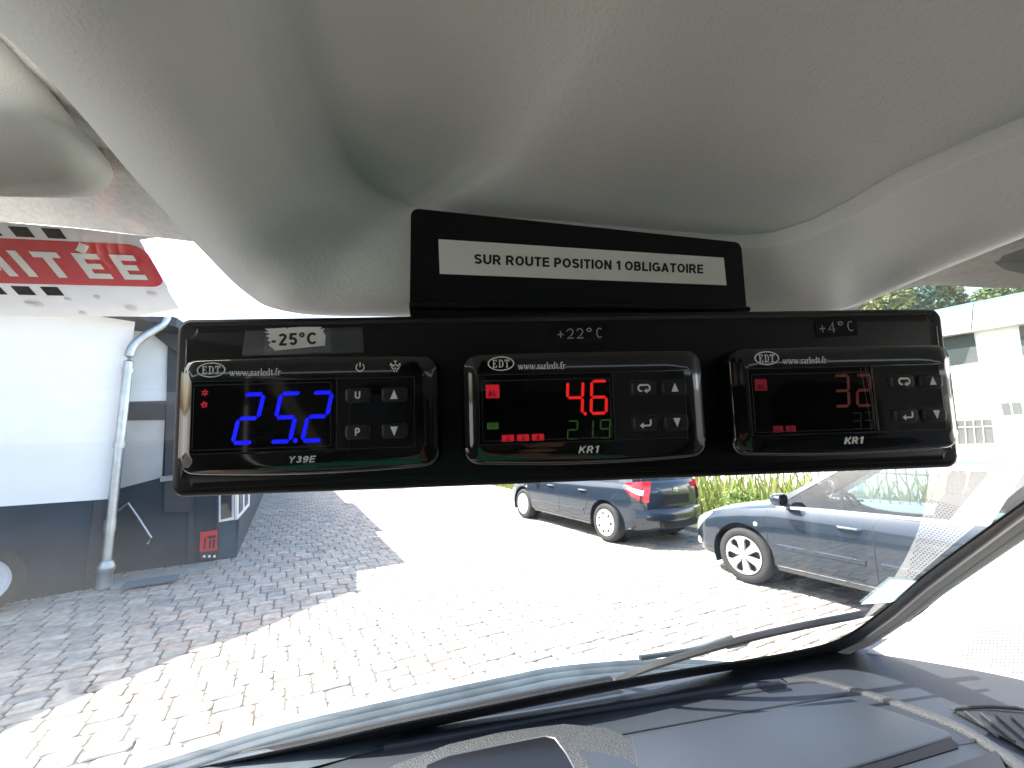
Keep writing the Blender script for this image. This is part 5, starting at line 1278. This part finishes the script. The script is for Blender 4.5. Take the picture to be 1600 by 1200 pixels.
# ---------------------------------------------------------------- pale building across the street
W0p = Vector((11.2, 11.0, 0)); WNp = -U; ZE = 4.35
fb = empty('building', Matrix.Translation(W0p), label='plain white building with small dark windows and pale blue roof cladding behind the estate car', cat='building')
def fbb(x, name, mat, par=fb, **k):
    x.v = [tuple(Vector(p)-W0p) for p in x.v]; return x.build(name, mat, par, **k)
a_, b_ = W0p+V*14, W0p-V*15
x = MB(); x.prism([Vector((a_.x, a_.y, -.02)), Vector((b_.x, b_.y, -.02)), Vector((b_.x, b_.y, ZE)), Vector((a_.x, a_.y, ZE))], U*6); fbb(x, 'wall', m_wall)
m_clad = noise(M('pale_blue_cladding', (.11, .18, .215), .6), .8, .12)
for k in range(14):
    p0 = a_-V*(k*2.1); p1 = a_-V*(k*2.1+2.08)
    x = MB(); x.prism([p0+VZ*(ZE+.03)-U*.25, p1+VZ*(ZE+.03)-U*.25, p1+VZ*(ZE+.75)+U*.15, p0+VZ*(ZE+.75)+U*.15], U*.03); fbb(x, 'roof_panel', m_clad)
x = MB(); x.prism([a_+VZ*ZE-U*.26, b_+VZ*ZE-U*.26, b_+VZ*(ZE+.03)-U*.26, a_+VZ*(ZE+.03)-U*.26], U*.3); fbb(x, 'gutter', m_grey2)
x = MB(); x.prism([a_+VZ*(ZE+.76)+U*.16, b_+VZ*(ZE+.76)+U*.16, b_+VZ*(ZE+1.0)+U*6, a_+VZ*(ZE+1.0)+U*6], VZ*.05); fbb(x, 'roof', m_clad)
def onf(L, off): return [PP(u, v, W0p-U*off, -U) for u, v in L]
m_win = M('far_pane', (.04, .05, .05), .3, spec=.15)
def fwin(name, L, mat=m_win, bars=0):
    x = MB(); x.prism(onf(L, .03), U*.05); w_ = fbb(x, name, mat)
    if bars:
        x = MB(); q = onf(L, .06)
        for k in range(1, bars): x.tube([q[0].lerp(q[1], k/bars), q[3].lerp(q[2], k/bars)], .010, 6)
        x.tube([q[0].lerp(q[3], .3), q[1].lerp(q[2], .3)], .010, 6); fbb(x, 'window_bars', m_grey2, w_)
    return w_
fwin('window', [(1445,533),(1521,520),(1528,565),(1450,576)])
fwin('window', [(1563,630),(1576,629),(1580,648),(1568,650)]); fwin('window', [(1580,629),(1594,628),(1598,647),(1583,648)])
x = MB(); x.prism(onf([(1562,651),(1604,647),(1604,652),(1568,655)], .10), U*.1); fbb(x, 'window_sill', m_grey2)
fwin('window', [(1470,658),(1548,655),(1553,692),(1470,694)], bars=6)
fwin('window', [(1592,510),(1640,500),(1650,548),(1597,556)])
x = MB(); x.prism(onf([(1465,695),(1556,693),(1556,703),(1465,704)], .25), U*.25); fbb(x, 'ledge', m_conc)

# ---------------------------------------------------------------- verge: grass, bar fence, shrubs, trees
def UV(a, b, z=0): return U*a+V*b+VZ*z
x = MB(); x.grid([[UV(a, b, .015+.03*math.sin(b*2)*math.sin(a*3)) for a in np.linspace(6.95, 12.4, 14)] for b in np.linspace(-6, 40, 60)])
tag(x.build('verge', noise(M('soil_and_turf', (.10, .12, .04), .95), 6, .3)), kind='structure')
x = MB(); x.prism([UV(6.84, -6, .08), UV(6.95, -6, .08), UV(6.95, 40, .08), UV(6.84, 40, .08)], (0, 0, -.12)); tag(x.build('kerb', m_conc, bevel=.012), kind='structure')
rg = random.Random(21)
def leaf_mat(name, c, var=.35, trans=.35):
    m_ = M(name, c, .6); n_ = m_.node_tree; b_ = n_.nodes['Principled BSDF']; a = n_.nodes.new('ShaderNodeAttribute'); a.attribute_name = 'leaf'
    n_.links.new(a.outputs['Color'], b_.inputs['Base Color'])
    t = n_.nodes.new('ShaderNodeBsdfTranslucent'); n_.links.new(a.outputs['Color'], t.inputs[0]); mx = n_.nodes.new('ShaderNodeMixShader'); mx.inputs[0].default_value = trans
    o_ = n_.nodes['Material Output']; n_.links.new(b_.outputs[0], mx.inputs[1]); n_.links.new(t.outputs[0], mx.inputs[2]); n_.links.new(mx.outputs[0], o_.inputs[0]); return m_
m_leaf = leaf_mat('leaves', (.08, .13, .03))
def leaf_mesh(name, quads, cols):
    vs = [p for q in quads for p in q]; fs = []; k = 0; cc = []
    for q, c in zip(quads, cols): fs.append(tuple(range(k, k+len(q)))); k += len(q); cc += [(*c, 1)]*len(q)
    me = bpy.data.meshes.new(name); me.from_pydata([tuple(p) for p in vs], [], fs)
    at = me.color_attributes.new('leaf', 'FLOAT_COLOR', 'POINT'); at.data.foreach_set('color', [y for c in cc for y in c]); return me
Q = []; Cc = []
for k in range(16000):
    a = rg.uniform(7.0, 10.6); b = rg.uniform(-1.5, 19)
    tall = .14 if a < 7.6 else rg.choice((.25, .45, .8, 1.1)); h_ = tall*rg.uniform(.6, 1.2); w_ = rg.uniform(.006, .014)*(1+b*.05)
    p = UV(a, b, .0); an = rg.uniform(0, 6.28); d = Vector((math.cos(an), math.sin(an), 0)); ln = Vector((rg.gauss(0, .18), rg.gauss(0, .18), 0))*h_
    Q.append([p-d*w_, p+d*w_, p+d*w_*.7+ln*.5+VZ*h_*.6, p+ln+VZ*h_])
    c = rg.choice([(.12,.18,.03), (.22,.27,.05), (.34,.32,.10), (.38,.34,.16), (.15,.21,.04), (.28,.32,.07)]); f_ = rg.uniform(.75, 1.25); Cc.append(tuple(y*f_ for y in c))
g_ = link('grass', leaf_mesh('grass', Q, Cc), m_leaf); tag(g_, kind='stuff')
# fence with thin upright bars
fr = empty('fence', Matrix.Translation(UV(8.6, 0)), label='low fence of thin upright bars standing in the tall verge grass', cat='fence')
FB = Matrix.Translation(-UV(8.6, 0)); m_fen = M('fence_metal', (.22, .20, .15), .6, .3)
for k in range(8):
    x = MB(); p = UV(8.6, -1+k*2.5)-UV(8.6, 0); x.box((-.03, -.03, 0), (.03, .03, 1.35), Matrix.Translation(p)); x.build('post', m_fen, fr, bevel=.004)
x = MB()
for k in range(140): p = UV(0, -1+k*.125); x.box((-.007, -.007, .1), (.007, .007, 1.25), Matrix.Translation(p))
x.build('bars', m_fen, fr)
for z_ in (.2, 1.15): x = MB(); x.tube([UV(0, -1, z_), UV(0, 16.5, z_)], .016, 6); x.build('rail', m_fen, fr)
def clump(name, c, rad, n, size, cols, seed, label, cat, group=None, stems=5):
    r_ = random.Random(seed); Q = []; Cc = []
    subs = [(Vector((r_.gauss(0, .45)*rad.x, r_.gauss(0, .45)*rad.y, r_.uniform(.25, 1)*rad.z)), r_.uniform(.25, .5)) for _ in range(16)]
    for k in range(n):
        s_, q = r_.choice(subs); d = Vector((r_.gauss(0, 1), r_.gauss(0, 1), r_.gauss(0, 1))).normalized()*r_.uniform(.5, 1)**.4*q
        p = s_+Vector((d.x*rad.x, d.y*rad.y, d.z*rad.z*.6)); 
        if p.z < .02: p.z = .02+r_.random()*.05
        nrm = (d.normalized()+Vector((r_.gauss(0, .6), r_.gauss(0, .6), .5+r_.gauss(0, .4)))).normalized(); e1 = nrm.orthogonal().normalized(); e1 = (Matrix.Rotation(r_.uniform(0, 6.28), 3, nrm) @ e1); e2 = nrm.cross(e1)
        sz = size*r_.uniform(.6, 1.3); Q.append([p-e1*sz, p-e2*sz*.42, p+e1*sz, p+e2*sz*.42])
        cc = r_.choice(cols); f_ = r_.uniform(.75, 1.3); Cc.append(tuple(y*f_ for y in cc))
    root = empty(name, Matrix.Translation(c), label=label, cat=cat, group=group)
    link('foliage' if name == 'shrub' else 'crown', leaf_mesh('leaves', Q, Cc), m_leaf, root)
    x = MB(); m_bark = m_barkA
    for k in range(stems):
        t = subs[k % len(subs)][0]; x.tube([Vector((0, 0, 0)), t*.35+Vector((0, 0, .1*rad.z)), t*.9], [rad.z*.035, rad.z*.022, rad.z*.008], 6)
    return root, x
m_barkA = noise(M('bark', (.11, .09, .07), .9), 20, .3)
r0_, x = clump('shrub', UV(7.25, 5.05), Vector((.38, .45, .75)), 1500, .035, [(.09,.16,.03), (.14,.22,.05), (.20,.27,.07)], 5, 'leafy green shrub at the kerb between the navy and the slate blue cars', 'shrub'); x.build('stem', m_barkA, r0_)
r0_, x = clump('shrub', UV(8.0, 6.4), Vector((.6, .7, .7)), 1400, .035, [(.10,.17,.03), (.22,.26,.06), (.30,.28,.10)], 8, 'yellowish shrub in the grass behind the navy hatchback', 'shrub'); x.build('stem', m_barkA, r0_)
for i, (u, v, D, wd, hh, lb_) in enumerate([(1400, 452, 26, 2.6, 3.4, 'bluish green tree top left of the others above the white building'), (1468, 448, 27, 2.2, 3.2, 'olive green tree top in the middle above the white building'), (1545, 446, 29, 2.8, 3.0, 'mid green tree top at the right above the white building'), (1660, 440, 30, 3.2, 3.2, 'wide green tree top beyond the right edge of the white roof'), (1310, 470, 27, 3, 3, 'tree top behind the right end of the black panel')]):
    tpt = PS(u, v, D); root, x = clump('tree', Vector((tpt.x, tpt.y, tpt.z-hh*1.0)), Vector((wd, wd, hh)), 5200, .17, [[(.05,.10,.07), (.07,.13,.10), (.05,.09,.05)], [(.10,.13,.04), (.14,.15,.05), (.07,.10,.03)], [(.07,.12,.04), (.10,.14,.05), (.05,.09,.03)]][i % 3], 30+i, lb_, 'tree', 'trees behind the white building')
    x.tube([Vector((0, 0, -(tpt.z-hh))), Vector((.1, 0, -(tpt.z-hh)*.5)), Vector((0, 0, hh*.4))], [.28, .22, .12], 8); x.build('trunk', m_barkA, root, smooth=True)

# ---------------------------------------------------------------- the person taking the picture (seen only as a reflection)
def skin(name, verts, edges, mat, parent=None, root_i=0, sub=2):
    me = bpy.data.meshes.new(name); me.from_pydata([v[:3] for v in verts], edges, [])
    o = bpy.data.objects.new(name, me); COL.objects.link(o)
    md = o.modifiers.new('s', 'SKIN'); md.use_smooth_shade = True
    for i, v in enumerate(verts):
        r = v[3]; me.skin_vertices[0].data[i].radius = r if isinstance(r, tuple) else (r, r)
        me.skin_vertices[0].data[i].use_root = (i == root_i)
    sb = o.modifiers.new('u', 'SUBSURF'); sb.levels = sub; sb.render_levels = sub
    bpy.context.view_layer.update(); dg = bpy.context.evaluated_depsgraph_get()
    nm = bpy.data.meshes.new_from_object(o.evaluated_get(dg)); bpy.data.objects.remove(o)
    nm.polygons.foreach_set('use_smooth', [True]*len(nm.polygons))
    return link(name, nm, mat, parent)
m_skin = noise(M('skin', (.50, .27, .19), .5), 30, .08); m_shirt = noise(M('green_cotton', (.06, .40, .22), .85), 40, .15, bump=.4, bscale=30, dist=.004)
per = empty('person', Matrix.Translation((-.02, -.44, H-1.0)), label='seated person in a green t-shirt holding up a phone, seen in the glossy bezels', cat='person')
def pv(x, y, z, r): return (x, y, z+1.0, r)                 # local: y 0 = trunk, z measured from eye height
bv = [pv(0,0,-.92,.15), pv(0,.0,-.72,.135), pv(0,.0,-.5,.145), pv(0,.01,-.32,.14), pv(0,.02,-.2,.062), pv(0,.05,-.12,.058), pv(0,.07,-.03,(.075,.09)), pv(0,.07,.06,(.078,.095)), pv(0,.06,.10,.06),
      pv(-.17,.01,-.27,.058), pv(-.29,.05,-.48,.046), pv(-.36,.16,-.55,.040), pv(-.42,.28,-.57,.026), pv(-.44,.34,-.57,.030),
      pv(.17,.01,-.27,.058), pv(.28,.07,-.42,.046), pv(.25,.22,-.40,.040), pv(.08,.38,-.12,.026), pv(.06,.405,-.085,.030)]
be = [(0,1),(1,2),(2,3),(3,4),(4,5),(5,6),(6,7),(7,8),(3,9),(9,10),(10,11),(11,12),(12,13),(3,14),(14,15),(15,16),(16,17),(17,18)]
body = skin('body', bv, be, m_skin, per)
for sx, hx in ((1, .06),):
    for k in range(4):
        x0 = hx+sx*.004*k; z0 = .915+.018*k
        skin('finger', [(x0, .405, z0, .009), (x0-sx*.01+.0, .425, z0+.012, .0085), (x0-sx*.022, .438, z0+.012, .008), (x0-sx*.03, .436, z0+.010, .007)], [(0,1),(1,2),(2,3)], m_skin, body, sub=1)
    skin('thumb', [(hx, .40, .91, .011), (hx-sx*.02, .405, .93, .010), (hx-sx*.035, .418, .945, .009)], [(0,1),(1,2)], m_skin, body, sub=1)
sv = [pv(0,0,-.93,.165), pv(0,.0,-.72,.152), pv(0,.0,-.5,.162), pv(0,.01,-.32,.15), pv(0,.015,-.235,.075), pv(-.17,.01,-.27,.075), pv(-.25,.045,-.36,.072), pv(-.292,.066,-.41,.070), pv(.17,.01,-.27,.075), pv(.235,.045,-.36,.072), pv(.272,.066,-.41,.070)]
skin('t_shirt', sv, [(0,1),(1,2),(2,3),(3,4),(3,5),(5,6),(6,7),(3,8),(8,9),(9,10)], m_shirt, per)
hr_ = MB(); hr_.lathe([(.001, .115), (.05, .105), (.082, .07), (.095, .02), (.092, -.02), (.08, -.05)], (0, .055, 1.045), (0, -.25, 1), 20); hr_.build('hair', M('dark_hair', (.03, .02, .015), .6), per, smooth=True)
fc = MB(); fc.tube([(0, .155, 1.03), (0, .178, .995), (0, .158, .985)], .011, 8); fc.build('nose', m_skin, per, smooth=True)
for sx in (-1, 1):
    e = MB(); e.lathe([(.001, .012), (.009, .008), (.013, 0)], (sx*.032, .150, 1.03), (0, 1, 0), 12); e.build('eye', M('eye_white', (.6, .6, .6), .2), per, smooth=True)
    e = MB(); e.lathe([(.004, .012), (.028, .006), (.03, 0)], (sx*.083, .06, 1.01), (sx, 0, 0), 12); e.build('ear', m_skin, per, smooth=True)
for k in range(4): skin('finger', [(-.43-.016*k, .35, .43, .009), (-.435-.016*k, .39, .435, .0085), (-.435-.016*k, .405, .405, .008), (-.435-.016*k, .39, .385, .007)], [(0,1),(1,2),(2,3)], m_skin, body, sub=1)
skin('thumb', [(-.42, .33, .43, .011), (-.395, .36, .425, .010), (-.39, .385, .41, .009)], [(0,1),(1,2)], m_skin, body, sub=1)
mt = MB(); mt.tube([(-.022, .157, .955), (0, .163, .952), (.022, .157, .955)], .006, 6); mt.build('mouth', M('lips', (.4, .12, .1), .5), per, smooth=True)
ph = empty('phone', Matrix.Translation((.02, -.0165, H-.002)), label='dark phone held up by the seated person just behind the viewpoint', cat='phone')
x = MB(); x.box((-.10, -.004, -.055), (.06, .004, .021)); x.build('phone_case', M('phone_black', (.015, .015, .017), .3), ph, bevel=.003, smooth=True)
x = MB(); x.box((-.096, -.0049, -.051), (.056, -.0042, .017)); x.build('screen', M('phone_glass', (.01, .01, .012), .05), ph)
